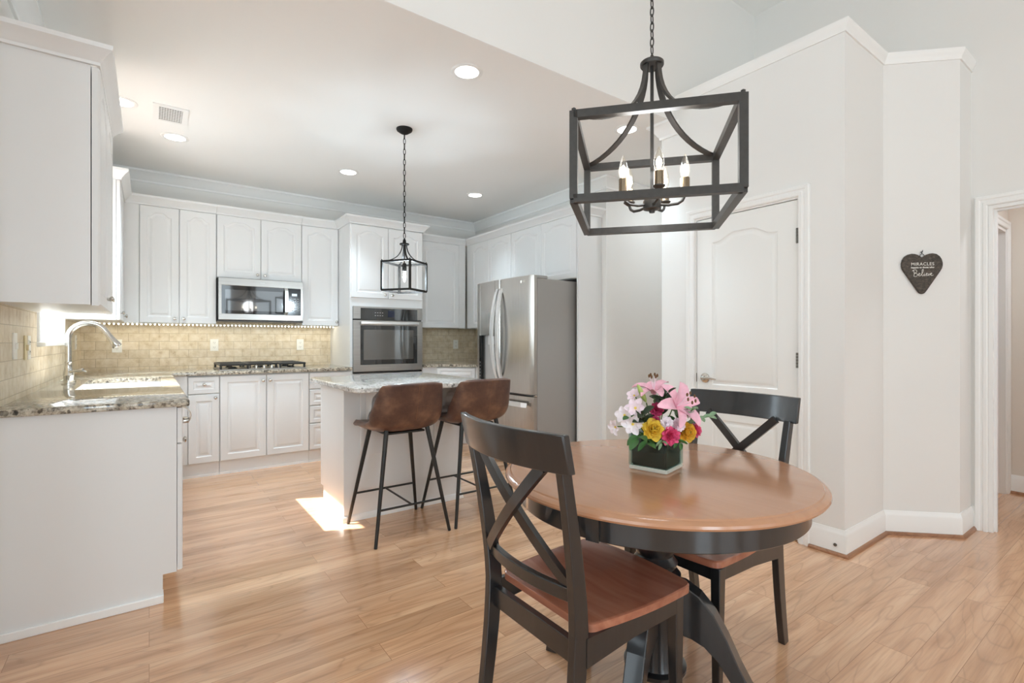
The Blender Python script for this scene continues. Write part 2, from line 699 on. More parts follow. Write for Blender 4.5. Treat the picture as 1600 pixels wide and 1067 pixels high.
def panel_door(mb, f, w, h, t=0.02, stile=0.055, arch=0.0, edge=0.004, rails=None):
    """a raised-panel door in frame f (u right, v up, n out); rails = list of (v0, v1, arch) panels"""
    M = 25
    pans = rails or [(0.0, h, arch)]

    def outline(m, v0, v1, ar, extra=0.0):
        a, b = m, w - m
        top = v1 - m
        pts = []
        for i in range(M):
            pts.append((a + (b - a) * i / (M - 1), v0 + m))
        for i in range(M):
            x = 1 - i / (M - 1)
            s_ = 0.0
            if ar:
                q = min(max((0.5 - abs(x - 0.5) - 0.07) / 0.30, 0), 1)
                s_ = q * q * (3 - 2 * q)
            pts.append((a + (b - a) * x, top - ar * (1 - s_)))
        return pts
    # the slab
    for v0, v1, ar in pans:
        def rectloop(m, n):
            a, b = m, w - m
            lo = v0 + (m if v0 == 0 else 0)
            hi = v1 - (m if v1 == h else 0)
            return [f(a + (b - a) * i / (M - 1), lo, n) for i in range(M)] + [f(a + (b - a) * (1 - i / (M - 1)), hi, n) for i in range(M)]
        L = [rectloop(0, 0), rectloop(0, t - edge), rectloop(edge, t)]
        for m, n in ((stile, t), (stile + .004, t - .004), (stile + .010, t - .0065), (stile + .020, t - .0065), (stile + .034, t - .001), (stile + .037, t - .0005)):
            L.append([f(u, v, n) for u, v in outline(m, v0, v1, ar)])
        mb.loops(L, True, True, True)
    return mb


def knob(parent, p, n, r=0.015):
    """small round cabinet knob at p with outward axis n ('-Y','X','-X')"""
    m = MB()
    prof = [(0.006, 0), (0.006, 0.010), (r * .75, 0.014), (r, 0.019), (r * .9, 0.025), (r * .5, 0.0275), (0.001, 0.028)]
    m.lathe(prof, p, 14, n)
    return m.build('knob', CHROME, parent, True)


CABCROWN = [(0.0, 0.0), (0.012, 0.0), (0.014, 0.012), (0.022, 0.022), (0.034, 0.040), (0.050, 0.054), (0.056, 0.060), (0.058, 0.078), (0.0, 0.078)]


def cab_crown(parent, path, z):
    """path runs so that the outside lies to its left"""
    m = MB()
    m.sweep(path, CABCROWN, lambda a, b, h: Vector((a, b, z + h)))
    return m.build('crown_moulding', CAB, parent, True, angle=25)


# ------------------------------------------------------------------ setting
ZC = 2.765
XL, XR, YB = -0.5, 3.60, 5.80
YH = 2.235
XP, YQ = 3.07, 1.134      # pantry box: left face, near face
PT = 2.335                # pantry far face
XW = 4.186
ZV = 3.95

m = MB(); m.box(-2.0, 7.2, -4.9, 6.0, -0.08, 0.0)
struct(m.build('floor', FLOORM))
m = MB(); m.box(XL - .12, 5.2, YH, YB + .12, ZC, ZC + .12)
struct(m.build('ceiling', CEIL))
m = MB(); m.box(-2.0, XW + .2, -4.9, YH + .12, ZV, ZV + .1)
struct(m.build('ceiling', CEIL))
m = MB(); m.box(XL - .12, 5.2, YB, YB + .12, 0, ZC)
struct(m.build('wall_back', WALL))
# left wall of the kitchen with the window over the sink
WY0, WY1, WZ0, WZ1 = 3.76, 4.66, 1.17, 2.12
m = MB()
m.box(XL - .12, XL, YH, WY0, 0, ZC); m.box(XL - .12, XL, WY1, YB, 0, ZC)
m.box(XL - .12, XL, WY0, WY1, 0, WZ0); m.box(XL - .12, XL, WY0, WY1, WZ1, ZC)
struct(m.build('wall_left', WALL))
# right wall of the kitchen, ending at the passage
m = MB(); m.box(XR, XR + .12, 3.39, YB, 0, ZC); m.box(XR + .12, 5.2, 3.39, 3.51, 0, ZC)
struct(m.build('wall_right', WALL))
m = MB(); m.box(5.2, 5.32, PT, 3.51, 0, ZC)
struct(m.build('wall_passage', WALL))
# header above the kitchen opening
m = MB(); m.box(-2.0, XW, YH - .003, YH + .12, ZC + .0008, ZV); m.box(-2.0, XL, YH, YH + .12, 0, ZC)
struct(m.build('wall_header', WALL))
# pantry box with the angled corner, and a doorway in its left face
ZP = 2.925
DY0, DY1, DZ = 1.375, 2.052, 2.015
m = MB()
m.box(XP, XP + .12, YQ, DY0, 0, ZP); m.box(XP, XP + .12, DY1, PT, 0, ZP); m.box(XP, XP + .12, DY0, DY1, DZ, ZP)
m.prism([(XP + .12, YQ), (3.64, YQ), (3.935, .84), (XW, .84), (XW, .96), (3.985, .96), (3.69, 1.254), (XP + .12, 1.254)],
        lambda p: Vector((p[0], p[1], 0)), lambda p: Vector((p[0], p[1], ZP)))
m.box(XP + .12, 5.2, PT - .12, PT, 0, ZP)
m.prism([(XP + .12, 1.254), (3.69, 1.254), (3.985, .96), (XW, .96), (XW, PT - .12), (XP + .12, PT - .12)],
        lambda p: Vector((p[0], p[1], ZP - .06)), lambda p: Vector((p[0], p[1], ZP)))
struct(m.build('wall_pantry', WALL))
# tall right wall with the hall doorway
HY0, HY1, HZ = -0.12, 0.755, 2.005
m = MB()
m.box(XW, XW + .07, HY1, YH, 0, ZV); m.box(XW, XW + .07, -4.9, HY0, 0, ZV); m.box(XW, XW + .07, HY0, HY1, HZ, ZV)
struct(m.build('wall_east', WALL))
# breakfast room: left wall and rear wall with windows
m = MB()
m.box(-1.92, -1.8, -4.9, -1.2, 0, ZV); m.box(-1.92, -1.8, 0.8, YH, 0, ZV)
m.box(-1.92, -1.8, -1.2, .8, 0, .2); m.box(-1.92, -1.8, -1.2, .8, 2.45, 2.8); m.box(-1.92, -1.8, -1.2, .8, 3.7, ZV)
struct(m.build('wall_west', WALL))
m = MB()
xs = [-1.92, -1.25, .05, .55, 1.85, 2.35, 3.65, XW]
for i in range(0, 8, 2):
    m.box(xs[i], xs[i + 1], -4.7, -4.58, 0, ZV)
for i in range(1, 7, 2):
    m.box(xs[i], xs[i + 1], -4.7, -4.58, 0, .65); m.box(xs[i], xs[i + 1], -4.7, -4.58, 2.85, ZV)
struct(m.build('wall_rear', WALL))
# window sashes of the breakfast room
for k, (x0, x1) in enumerate(((-1.25, .05), (.55, 1.85), (2.35, 3.65))):
    m = MB()
    for a, b, c, d in ((x0, x0 + .06, .65, 2.85), (x1 - .06, x1, .65, 2.85), (x0 + .06, x1 - .06, .65, .72), (x0 + .06, x1 - .06, 2.78, 2.85), (x0 + .06, x1 - .06, 1.72, 1.77)):
        m.box(a, b, -4.66, -4.62, c, d)
    struct(m.build('window_%d' % (k + 2), TRIM))
m = MB()
for a, b, c, d in ((-1.2, -1.13, .2, 2.45), (.73, .8, .2, 2.45), (-.23, -.17, .2, 2.45), (-1.13, -.23, 2.38, 2.45), (-.17, .73, 2.38, 2.45), (-1.13, -.23, .2, .3), (-.17, .73, .2, .3)):
    m.box(-1.88, -1.84, a, b, c, d)
struct(m.build('window_5', TRIM))
# unseen slab added outside the left windows to keep direct sun out
m = MB(); m.box(-5.2, -1.95, -3.2, 2.6, 3.96, 4.06)
struct(m.build('sun_blocker', OUTSIDE))

# hall beyond the doorway on the right
m = MB()
m.box(XW + .07, 4.45, .87, .99, 0, 2.5); m.box(5.335, 5.53, .87, .99, 0, 2.5); m.box(4.45, 5.335, .87, .99, 2.03, 2.5)
m.box(5.41, 5.53, -1.6, .87, 0, 2.5)
m.box(XW + .07, 5.41, -1.72, -1.6, 0, 2.5)
m.box(4.33, 5.9, 2.0, 2.1, 0, 2.5); m.box(5.8, 5.9, .99, 2.0, 0, 2.5)
struct(m.build('wall_hall', HALLP))
m = MB(); m.box(XW + .07, 5.9, -1.72, 2.1, 2.44, 2.52)
struct(m.build('ceiling', HALLP))

# crown mouldings
KCROWN = [(0, 0), (0, -.105), (.012, -.105), (.014, -.088), (.022, -.078), (.040, -.050), (.062, -.026), (.072, -.020), (.078, -.018), (.078, 0)]
m = MB()
m.sweep([(XL, YH + .13), (XL, YB), (XR, YB), (XR, 3.39), (5.19, 3.39)][::-1], KCROWN, lambda a, b, h: Vector((a, b, ZC - .001 + h)))
struct(m.build('trim_1', TRIM, None, True, angle=25))
m = MB()
m.sweep([(XP, YH - .04), (XP, PT), (5.19, PT)], KCROWN, lambda a, b, h: Vector((a, b, ZC - .001 + h)))
struct(m.build('trim_2', TRIM, None, True, angle=25))
PCROWN = [(0, 0), (0, -.062), (.008, -.062), (.010, -.045), (.018, -.030), (.024, -.018), (.026, 0)]
m = MB()
m.sweep([(XW - .002, .84), (3.935, .84), (3.64, YQ), (XP, YQ), (XP, YH - .03)][::1], [(o, h) for o, h in PCROWN], lambda a, b, h: Vector((a, b, ZP + .004 + h)))
bmp = m
struct(bmp.build('trim_3', TRIM, None, True, angle=25))

# baseboards with wooden shoe moulding
BASE = [(0, 0), (0.014, 0), (0.014, .112), (.010, .124), (.006, .134), (.004, .142), (0, .142)]
SHOE = [(.0142, 0), (.030, 0), (.0285, .010), (.023, .017), (.0142, .019)]


def base_run(name, path, sgn=1):
    m = MB()
    m.sweep(path, [(sgn * o, h) for o, h in BASE], lambda a, b, h: Vector((a, b, h)))
    o = struct(m.build(name, TRIM, None, True, angle=25))
    m = MB()
    m.sweep(path, [(sgn * o, h) for o, h in SHOE], lambda a, b, h: Vector((a, b, h)))
    s_ = m.build('shoe_moulding', SHOEW, o, True, angle=25)
    return o


bpan = base_run('baseboard_pantry', [(XW - .002, .84), (3.935, .84), (3.64, YQ), (XP, YQ), (XP, DY0 - .065)], 1)
base_run('baseboard_pantry_far', [(XP, DY1 + .065), (XP, PT), (5.19, PT)], 1)
base_run('baseboard_passage', [(5.19, 3.39), (XR, 3.39), (XR, 3.455)], 1)
base_run('baseboard_hall', [(5.395, -1.5), (5.395, .87)], 1) if False else base_run('baseboard_hall', [(5.41, -1.5), (5.41, .86)], 1)
base_run('baseboard_east', [(XW, .838), (XW, .82)], -1)

# casings of the doorways
CASE = [(0, 0), (0, .012), (.006, .016), (.020, .017), (.024, .013), (.034, .013), (.040, .018), (.056, .020), (.060, .016), (.060, 0)]


def casing(name, f, w, h, mat=TRIM, reveal=.006):
    """w,h opening; f frame with origin at the lower left of the opening"""
    m = MB()
    path = [(w + reveal, 0), (w + reveal, h + reveal), (-reveal, h + reveal), (-reveal, 0)]
    m.sweep(path, [(-o, n) for o, n in CASE], lambda a, b, n: f(a, b, n))
    return struct(m.build(name, mat, None, True, angle=25))


casing('trim_4', frame((XP, DY1, 0), (0, -1, 0), (-1, 0, 0)), DY1 - DY0, DZ)
casing('trim_5', frame((XW, HY1, 0), (0, -1, 0), (-1, 0, 0)), HY1 - HY0, HZ)
casing('trim_6', frame((4.45, .87, 0), (1, 0, 0), (0, -1, 0)), .885, 2.03)
# jambs
m = MB()
m.box(XP + .001, XP + .12, DY0 - .001, DY0 + .004, 0, DZ - .004); m.box(XP + .001, XP + .12, DY1 - .004, DY1 + .001, 0, DZ - .004); m.box(XP + .001, XP + .12, DY0 - .001, DY1 + .001, DZ - .004, DZ + .001)
struct(m.build('trim_7', TRIM))
m = MB()
m.box(XW - .002, XW + .075, HY1 - .016, HY1 + .004, 0, HZ - .016); m.box(XW - .002, XW + .075, HY0 - .004, HY0 + .016, 0, HZ - .016); m.box(XW - .002, XW + .075, HY0 - .004, HY1 + .004, HZ - .016, HZ + .004)
m.box(XW + .03, XW + .06, HY1 - .028, HY1 - .016, 0, HZ - .028); m.box(XW + .03, XW + .06, HY0 + .016, HY1 - .016, HZ - .028, HZ - .016)
struct(m.build('trim_8', TRIM))
m = MB()
m.box(5.317, 5.339, .868, 1.0, 0, 2.012); m.box(4.446, 4.466, .868, 1.0, 0, 2.012); m.box(4.446, 5.339, .868, 1.0, 2.012, 2.034)
m.box(5.303, 5.317, .965, 1.0, 0, 2.0); m.box(4.466, 5.303, .965, 1.0, 2.0, 2.012)
t9 = struct(m.build('trim_9', TRIM))
for z in (.28, 1.05, 1.83):
    m = MB()
    m.box(5.311, 5.3165, .912, .952, z - .05, z + .05, .001)
    m.tube([(5.309, .957, z - .05), (5.309, .957, z + .05)], .006, 8)
    m.build('hinge', DARKMETAL, t9)
m = MB()
m.box(5.272, 5.310, 1.01, 1.80, .01, 2.0, .002)
struct(m.build('door_2', DOORW))

# pantry door
f = frame((XP + .045, DY1 - .006, .008), (0, -1, 0), (-1, 0, 0))
m = MB()
dw, dh = DY1 - DY0 - .012, DZ - .016
panel_door(m, f, dw, dh, .04, .115, .05, .003, [(0, .760, 0), (.760, dh, .05)])
door = struct(m.build('door_1', DOORW, None, True, angle=20))
hm = MB()
hm.lathe([(0.001, .0), (.033, .0), (.033, .006), (.026, .013), (.014, .016), (.011, .040), (.001, .041)], (XP + .005, 1.982, .925), 24, '-X')
hm.tube([(XP - .034, 1.982, .925), (XP - .040, 1.965, .926), (XP - .040, 1.94, .930), (XP - .038, 1.905, .925), (XP - .034, 1.880, .921)], [.009, .0085, .008, .007, .004], 10)
hm.build('door_handle', CHROME, door, True)
hm = MB(); hm.box(XP + .001, XP + .006, 2.0455, 2.0485, .895, .955, .001)
hm.build('strike_plate', DARKMETAL, door)
for z in (1.795, 1.065, .26):
    hm = MB()
    for k in range(5):
        hm.tube([(XP - .002, DY0 + .004, z - .045 + k * .018), (XP - .002, DY0 + .004, z - .0285 + k * .018)], .0075, 10)
    hm.build('hinge', DARKMETAL, door, True)

# sink window
m = MB()
fx0, fx1 = XL - .085, XL - .045
for a, b, c, d in ((WY0, WY0 + .045, WZ0, WZ1), (WY1 - .045, WY1, WZ0, WZ1), (WY0 + .045, WY1 - .045, WZ0, WZ0 + .045), (WY0 + .045, WY1 - .045, WZ1 - .045, WZ1), (WY0 + .045, WY1 - .045, 1.62, 1.655), (4.20, 4.22, WZ0 + .045, 1.62)):
    m.box(fx0, fx1, a, b, c, d)
win = struct(m.build('window_1', TRIM))
m = MB(); m.box(XL - .068, XL - .064, WY0 + .045, WY1 - .045, WZ0 + .045, WZ1 - .045)
m.build('glass_pane', PANE, win)
m = MB()
m.box(XL - .045, XL + .045, WY0 - .08, WY1 + .08, WZ0 - .022, WZ0 + .001, .004)
m.build('window_sill', TRIM, win)
m = MB()
m.sweep([(WY1, WZ0), (WY1, WZ1), (WY0, WZ1), (WY0, WZ0)], [(-o, n) for o, n in CASE], lambda a, b, n: Vector((XL + n, a, b)))
m.build('window_casing', TRIM, win, True, angle=25)
# ------------------------------------------------------------------ ceiling register, downlights
vt = thing('ceiling_vent', 'white ceiling air register with dark slots between two downlights', 'vent', (.1225, 4.23, ZC))
m = MB()
m.box(.02, .225, 4.08, 4.105, ZC - .008, ZC - .0005); m.box(.02, .225, 4.36, 4.38, ZC - .008, ZC - .0005)
m.box(.02, .055, 4.105, 4.36, ZC - .008, ZC - .0005); m.box(.19, .225, 4.105, 4.36, ZC - .008, ZC - .0005)
m.build('frame', TRIM, vt)
m = MB(); m.box(.055, .19, 4.105, 4.36, ZC - .0022, ZC - .001)
m.build('duct_shade', SLOT, vt)  # flat grey sheet, its colour stands for the shade inside the duct
for k in range(9):
    m = MB(); y = 4.105 + k * .0295
    m.box(.055, .19, y, y + .012, ZC - .009, ZC - .0075)
    m.build('slat', TRIM, vt)
for k in range(9):
    m = MB(); x = .0655 + k * .0145
    m.box(x, x + .004, 4.105, 4.36, ZC - .0068, ZC - .0030)
    m.build('fin', TRIM, vt)

CANS = [(1.515, 2.535, 'round recessed downlight nearest the chandelier side over the room edge, largest in view'),
        (1.515, 4.70, 'round recessed downlight above the microwave side of the island'),
        (2.87, 4.63, 'round recessed downlight close to the corner crown above the fridge'),
        (.164, 4.69, 'round recessed downlight beside the air register, in front of the back wall'),
        (-.153, 4.20, 'round recessed downlight over the sink, half behind the near wall cabinet'),
        (2.90, 2.52, 'round recessed downlight seen through the chandelier cage')]
CANS[0] = (CANS[0][0], CANS[0][1], 'largest round recessed downlight, on the ceiling right of the pendant canopy')
can0 = None
for k, (x, y, lb) in enumerate(CANS):
    if can0 is None:
        can0 = thing('recessed_light', lb, 'ceiling light', (x, y, ZC), 'recessed downlights in the kitchen ceiling')
        m = MB()
        m.lathe([(.070, -.002), (.070, -.005), (.088, -.006), (.094, -.003), (.094, -.0005), (.07, -.0005)], (x, y, ZC), 32, 'Z', False)
        m.build('trim_ring', TRIM, can0, True)
        m = MB()
        m.lathe([(.001, -.003), (.070, -.003), (.070, -.001), (.001, -.001)], (x, y, ZC), 32)
        m.build('lens', GLOWCAN, can0)
    else:
        dup(can0, (x, y, ZC), 0, lb)
    dl = lamp('downlight_lamp', 'SPOT', (x, y, ZC - .02), 24 if k == 2 else 56, (.73, .885, 1), radius=.06).data
    dl.spot_size = R(80)
    dl.spot_blend = .6

# ------------------------------------------------------------------ kitchen base cabinets, left run
ZT, ZU = .91, .88       # worktop top and underside


def toe(parent, x0, x1, y0, y1):
    m = MB(); m.box(x0, x1, y0, y1, 0, .12)
    return m.build('toe_kick', CAB, parent)


# end unit with the big side panel
u = thing('base_cabinet', 'white base cabinet end unit with plain side panel under the sink worktop', 'cabinet', (-.2, 3.0, 0), 'base cabinets')
m = MB()
m.prism([(XL + .002, .0), (.050, 0), (.050, .125), (.102, .125), (.102, ZU), (XL + .002, ZU)], lambda p: Vector((p[0], 2.745, p[1])), lambda p: Vector((p[0], 2.765, p[1])))
m.build('side_panel', CAB, u)
m = MB(); m.box(XL + .002, .100, 2.765, 3.20, .12, ZU - .001); m.build('body', CAB, u)
toe(u, XL + .01, .045, 2.765, 3.20)
m = MB(); m.box(XL + .002, .053, 2.733, 2.745, 0, .036, .003); m.box(.041, .053, 2.745, 2.80, 0, .036)
m.build('shoe_moulding', TRIM, u)
f = frame((.104, 2.750, .13), (0, 1, 0), (1, 0, 0))
m = MB(); panel_door(m, f, .445, .575, .021, .055, 0); d = m.build('door', CAB, u, True, angle=20)
knob(d, (.125, 2.985, .686), 'X')
f = frame((.104, 2.750, .712), (0, 1, 0), (1, 0, 0))
m = MB(); panel_door(m, f, .445, .160, .021, .035, 0); d = m.build('drawer', CAB, u, True, angle=20)
m = MB()
pts = [(.125 + .042 * math.sin(a), .855 - .045 + .045 * math.cos(a)) for a in [PI * k / 12 * .72 for k in range(13)]]
for sy in (0,):
    m.bar([(p[0], 2.97, p[1]) for p in pts], (0, 1, 0), .10, .004)
m.box(.1245, .160, 2.92, 3.02, .775, .795, .006)
m.box(.1245, .132, 2.955, 2.985, .750, .776, .003)
m.build('pull', CHROME, d, True)

u = thing('base_cabinet', 'white sink base cabinet with two doors below the faucet', 'cabinet', (-.2, 4.1, 0), 'base cabinets')
m = MB(); m.box(XL + .002, .100, 3.202, 5.06, .12, .70); m.box(.08, .1, 3.202, 5.06, .70, ZU - .001); m.box(XL + .002, -.40, 3.202, 5.06, .70, ZU - .001); m.build('body', CAB, u)
toe(u, XL + .01, .045, 3.202, 5.06)
for k in range(4):
    f = frame((.104, 3.21 + k * .462, .13), (0, 1, 0), (1, 0, 0))
    m = MB(); panel_door(m, f, .456, .735, .021, .055, 0); d = m.build('door', CAB, u, True, angle=20)
    knob(d, (.125, 3.25 + k * .462 + (.38 if k % 2 == 0 else 0), .80), 'X')

# back run
YD = 5.05               # door faces
BF = YD + .021


def back_unit(label, x0, x1):
    u = thing('base_cabinet', label, 'cabinet', ((x0 + x1) / 2, 5.4, 0), 'base cabinets')
    m = MB(); m.box(x0, x1, BF, YB - .012, .119, ZU - .001); m.build('body', CAB, u)
    toe(u, x0, x1, BF + .004, YB - .02)
    m = MB(); m.box(x0, x1, BF - .006, BF + .004, 0, .018); m.build('shoe_moulding', TRIM, u)
    return u


def front(u, nm, x0, x1, z0, z1, kx=None, kz=None, stile=.055, arch=0):
    g = .002
    f = frame((x0 + g, BF, z0 + g), (1, 0, 0), (0, -1, 0))
    m = MB(); panel_door(m, f, x1 - x0 - 2 * g, z1 - z0 - 2 * g, .021, stile, arch)
    d = m.build(nm, CAB, u, True, angle=20)
    if kx is not None:
        knob(d, (kx, YD, kz), '-Y')
    return d


u = back_unit('narrow white base cabinet with one drawer over one door, left of the cooktop', .128, .500)
m = MB(); m.box(.128, .262, BF - .018, BF, .121, ZU - .002); m.build('filler', CAB, u)
front(u, 'drawer', .266, .500, .718, .868, .385, .80, .036)
front(u, 'door', .266, .500, .119, .714, .468, .682)
u = back_unit('white two-door base cabinet directly below the gas cooktop', .502, 1.250)
front(u, 'door', .503, .875, .119, .868, .845, .815)
front(u, 'door', .876, 1.249, .119, .868, .905, .815)
u = back_unit('white stack of four drawers right of the cooktop, partly behind the island', 1.252, 1.662)
for z0, z1 in ((.119, .375), (.380, .545), (.550, .705), (.710, .868)):
    front(u, 'drawer', 1.254, 1.660, z0, z1, 1.457, (z0 + z1) / 2, .036)

# corner units right of the oven tower
u = thing('base_cabinet', 'white corner base cabinet between oven tower and fridge', 'cabinet', (3.1, 5.3, 0), 'base cabinets')
m = MB()
pl = [(2.482, 5.12), (2.66, 5.12), (2.99, 4.80), (2.99, 4.475), (XR - .012, 4.475), (XR - .012, YB - .012), (2.482, YB - .012)]
m.prism(pl, lambda p: Vector((p[0], p[1], .12)), lambda p: Vector((p[0], p[1], ZU - .001)))
m.build('body', CAB, u)
m = MB()
m.prism([(2.482, 5.19), (2.70, 5.19), (3.06, 4.83), (3.06, 4.475), (XR - .02, 4.475), (XR - .02, YB - .02), (2.482, YB - .02)], lambda p: Vector((p[0], p[1], 0)), lambda p: Vector((p[0], p[1], .12)))
m.build('toe_kick', CAB, u)
dv = Vector((.33, -.32, 0)); L_ = dv.length; dv.normalize()
f = frame((2.668, 5.112, .72), dv, (-dv.y * -1 if False else dv.y, -dv.x, 0))
m = MB(); panel_door(m, f, L_ - .02, .15, .018, .034, 0); m.build('drawer', CAB, u, True, angle=20)
f = frame((2.668, 5.112, .13), dv, (dv.y, -dv.x, 0))
m = MB(); panel_door(m, f, L_ - .02, .58, .018, .05, 0); m.build('door', CAB, u, True, angle=20)

# ------------------------------------------------------------------ worktops
SX0, SX1, SY0, SY1 = -.33, .065, 3.62, 4.52
ct = thing('worktop', 'beige speckled granite worktop running past the sink to the cooktop wall', 'countertop', (-.2, 4.0, ZU))
m = MB()
m.box(XL + .001, .150, 2.715, SY0, ZU, ZT, .006)
m.box(XL + .001, SX0, SY0 - .006, SY1 + .006, ZU, ZT); m.box(SX1, .150, SY0 - .006, SY1 + .006, ZU, ZT, .004)
m.box(XL + .001, .150, SY1, 5.03, ZU, ZT, .004)
m.box(XL + .001, 1.662, 5.022, YB - .001, ZU, ZT, .004)
m.build('slab', GRANITE, ct, True)
ct = thing('worktop', 'granite corner worktop with an angled front between oven tower and fridge', 'countertop', (3.1, 5.3, ZU))
m = MB()
pl = [(2.480, 5.085), (2.645, 5.085), (2.955, 4.79), (2.955, 4.470), (XR - .001, 4.470), (XR - .001, YB - .001), (2.480, YB - .001)]
m.prism(pl, lambda p: Vector((p[0], p[1], ZU)), lambda p: Vector((p[0], p[1], ZT)))
m.build('slab', GRANITE, ct)

# tile splashbacks
m = MB()
m.box(XL, XL + .010, 2.76, WY0 - .075, ZT, 1.335)
m.box(XL, XL + .010, WY0 - .075, WY1 + .075, ZT, WZ0 - .025)
m.box(XL, XL + .010, WY1 + .075, YB - .011, ZT, 1.335)
tag(m.build('tile_splashback', TILEY), 'sunlit travertine brick tile splashback behind the sink, below the window', 'splashback')
m = MB(); m.box(XL, 1.664, YB - .011, YB - .0005, ZT, 1.40)
tag(m.build('tile_splashback', TILEX), 'long travertine brick tile splashback behind the gas cooktop', 'splashback')
m = MB(); m.box(2.480, XR - .012, YB - .011, YB - .0005, ZT, 1.335)
tag(m.build('tile_splashback', TILEX), 'small travertine tile splashback between oven tower and fridge', 'splashback')
m = MB(); m.box(XR - .011, XR - .0005, 4.45, YB - .012, ZT, 1.335)
tag(m.build('tile_splashback', TILEY), 'narrow travertine tile splashback on the side wall hidden behind the fridge', 'splashback')


# outlets and switches
def outlet(p, n, label, double=True, mat=WHITEP, cat='outlet', w=.072, h=.118, slots=True):
    """n = '-Y' or 'X'"""
    p = Vector(p)
    o = thing('outlet_plate' if cat == 'outlet' else 'switch_plate', label, cat, p)
    f = frame(p, (1, 0, 0), (0, -1, 0)) if n == '-Y' else frame(p, (0, 1, 0), (1, 0, 0))

    def fb(m, u0, u1, v0, v1, n0, n1):
        a, b = f(u0, v0, n0), f(u1, v1, n1)
        m.box(min(a.x, b.x), max(a.x, b.x), min(a.y, b.y), max(a.y, b.y), min(a.z, b.z), max(a.z, b.z), .001, 1)
    m = MB(); fb(m, -w / 2, w / 2, -h / 2, h / 2, 0, .006); m.build('plate', mat, o)
    if slots:
        for s_ in (-1, 1):
            m = MB(); fb(m, -.017, .017, s_ * .024 - .014, s_ * .024 + .014, .006, .0085); r = m.build('receptacle', mat, o)
            m = MB()
            fb(m, -.008, -.0055, s_ * .024 - .002, s_ * .024 + .008, .0083, .0092); fb(m, .0055, .008, s_ * .024 - .002, s_ * .024 + .008, .0083, .0092); fb(m, -.002, .002, s_ * .024 - .010, s_ * .024 - .006, .0083, .0092)
            m.build('slot', SLOT, r)
    else:
        m = MB(); fb(m, -.006, .006, -.014, .014, .006, .014); m.build('toggle', mat, o)
    return o


YO = YB - .011
outlet((-.237, YO, 1.130), '-Y', 'white duplex outlet right of the faucet spout on the tile', True)
outlet((.527, YO, 1.135), '-Y', 'white duplex outlet above the left end of the cooktop', True)
outlet((1.338, YO, 1.135), '-Y', 'white duplex outlet above the right end of the cooktop', True)
outlet((3.286, YO, 1.130), '-Y', 'white duplex outlet on the tile between oven tower and fridge', True)
XO = XL + .010
outlet((XO, 3.12, 1.155), 'X', 'white light switch on the sink wall tile, nearest the worktop end', cat='switch', slots=False)
outlet((XO, 3.44, 1.145), 'X', 'white duplex outlet on the sink wall tile left of the window')
o = outlet((XO, 3.36, 1.145), 'X', 'beige blank plate on the sink wall tile beside the white outlet', cat='switch', slots=False, mat=BEIGEP, w=.06)
outlet((XO, 5.42, 1.165), 'X', 'white duplex outlet on the sink wall behind the faucet, near the corner')

# sink and faucet
sk = thing('sink', 'white enamel sink set into the granite worktop', 'sink', ((SX0 + SX1) / 2, (SY0 + SY1) / 2, .70))
m = MB()
x0, x1, y0, y1 = SX0, SX1, SY0, SY1
q4 = lambda d, z: [(x0 - d, y0 - d, z), (x1 + d, y0 - d, z), (x1 + d, y1 + d, z), (x0 - d, y1 + d, z)]
rim = [q4(.012, ZU - .012), q4(.012, ZU - .0008), q4(-.002, ZU - .0008), q4(-.004, ZU - .02), q4(-.012, .76), q4(-.04, .725)]
m.loops([[Vector(p) for p in r] for r in rim], True, False, True)
m.build('basin', CERAMIC, sk, True, angle=20)
m = MB(); m.lathe([(.001, 0), (.04, 0), (.042, .003), (.03, .004), (.001, .002)], (-.13, 4.07, .7255), 20)
m.build('drain', CHROME, sk, True)

FX, FY = -.405, 4.12
fa = thing('faucet', 'tall polished gooseneck faucet with pull-down spout beside the sink', 'faucet', (FX, FY, ZT))
m = MB()
m.lathe([(.001, 0), (.034, 0), (.034, .006), (.026, .010), (.024, .05), (.027, .055), (.024, .075), (.019, .10), (.017, .13), (.019, .135), (.0165, .14), (.015, .15), (.001, .15)], (FX, FY, ZT), 24)
m.build('base', CHROME, fa, True)
m = MB()
rad = .095
pth = [(FX, FY, ZT + .14), (FX, FY, ZT + .20), (FX, FY, ZT + .285)]
for k in range(1, 13):
    a = PI - (PI * .86) * k / 12
    pth.append((FX + rad + rad * math.cos(a), FY, ZT + .285 + rad * math.sin(a)))
m.tube(pth, .0165, 14)
m.build('spout', CHROME, fa, True)
e0, e1 = Vector(pth[-1]), Vector(pth[-1]) - Vector(pth[-2])
e1.normalize()
m = MB(); m.tube([e0 - e1 * .01, e0 + e1 * .02, e0 + e1 * .07, e0 + e1 * .105, e0 + e1 * .112], [.0155, .0165, .021, .027, .024], 16)
m.build('spray_head', CHROME, fa, True)
m = MB(); m.tube([(FX, FY + .0, ZT + .075), (FX + .02, FY - .03, ZT + .078), (FX + .075, FY - .075, ZT + .092)], [.012, .008, .006], 10)
m.build('lever', CHROME, fa, True)
sd = thing('soap_dispenser', 'small polished soap pump standing behind the faucet', 'soap dispenser', (-.41, 4.34, ZT))
m = MB(); m.lathe([(.001, 0), (.022, 0), (.022, .006), (.013, .012), (.012, .05), (.015, .055), (.001, .058)], (-.41, 4.34, ZT), 18)
m.tube([(-.41, 4.34, ZT + .05), (-.40, 4.34, ZT + .068), (-.36, 4.335, ZT + .072), (-.335, 4.33, ZT + .064)], [.008, .008, .007, .005], 10)
m.build('pump', CHROME, sd, True)

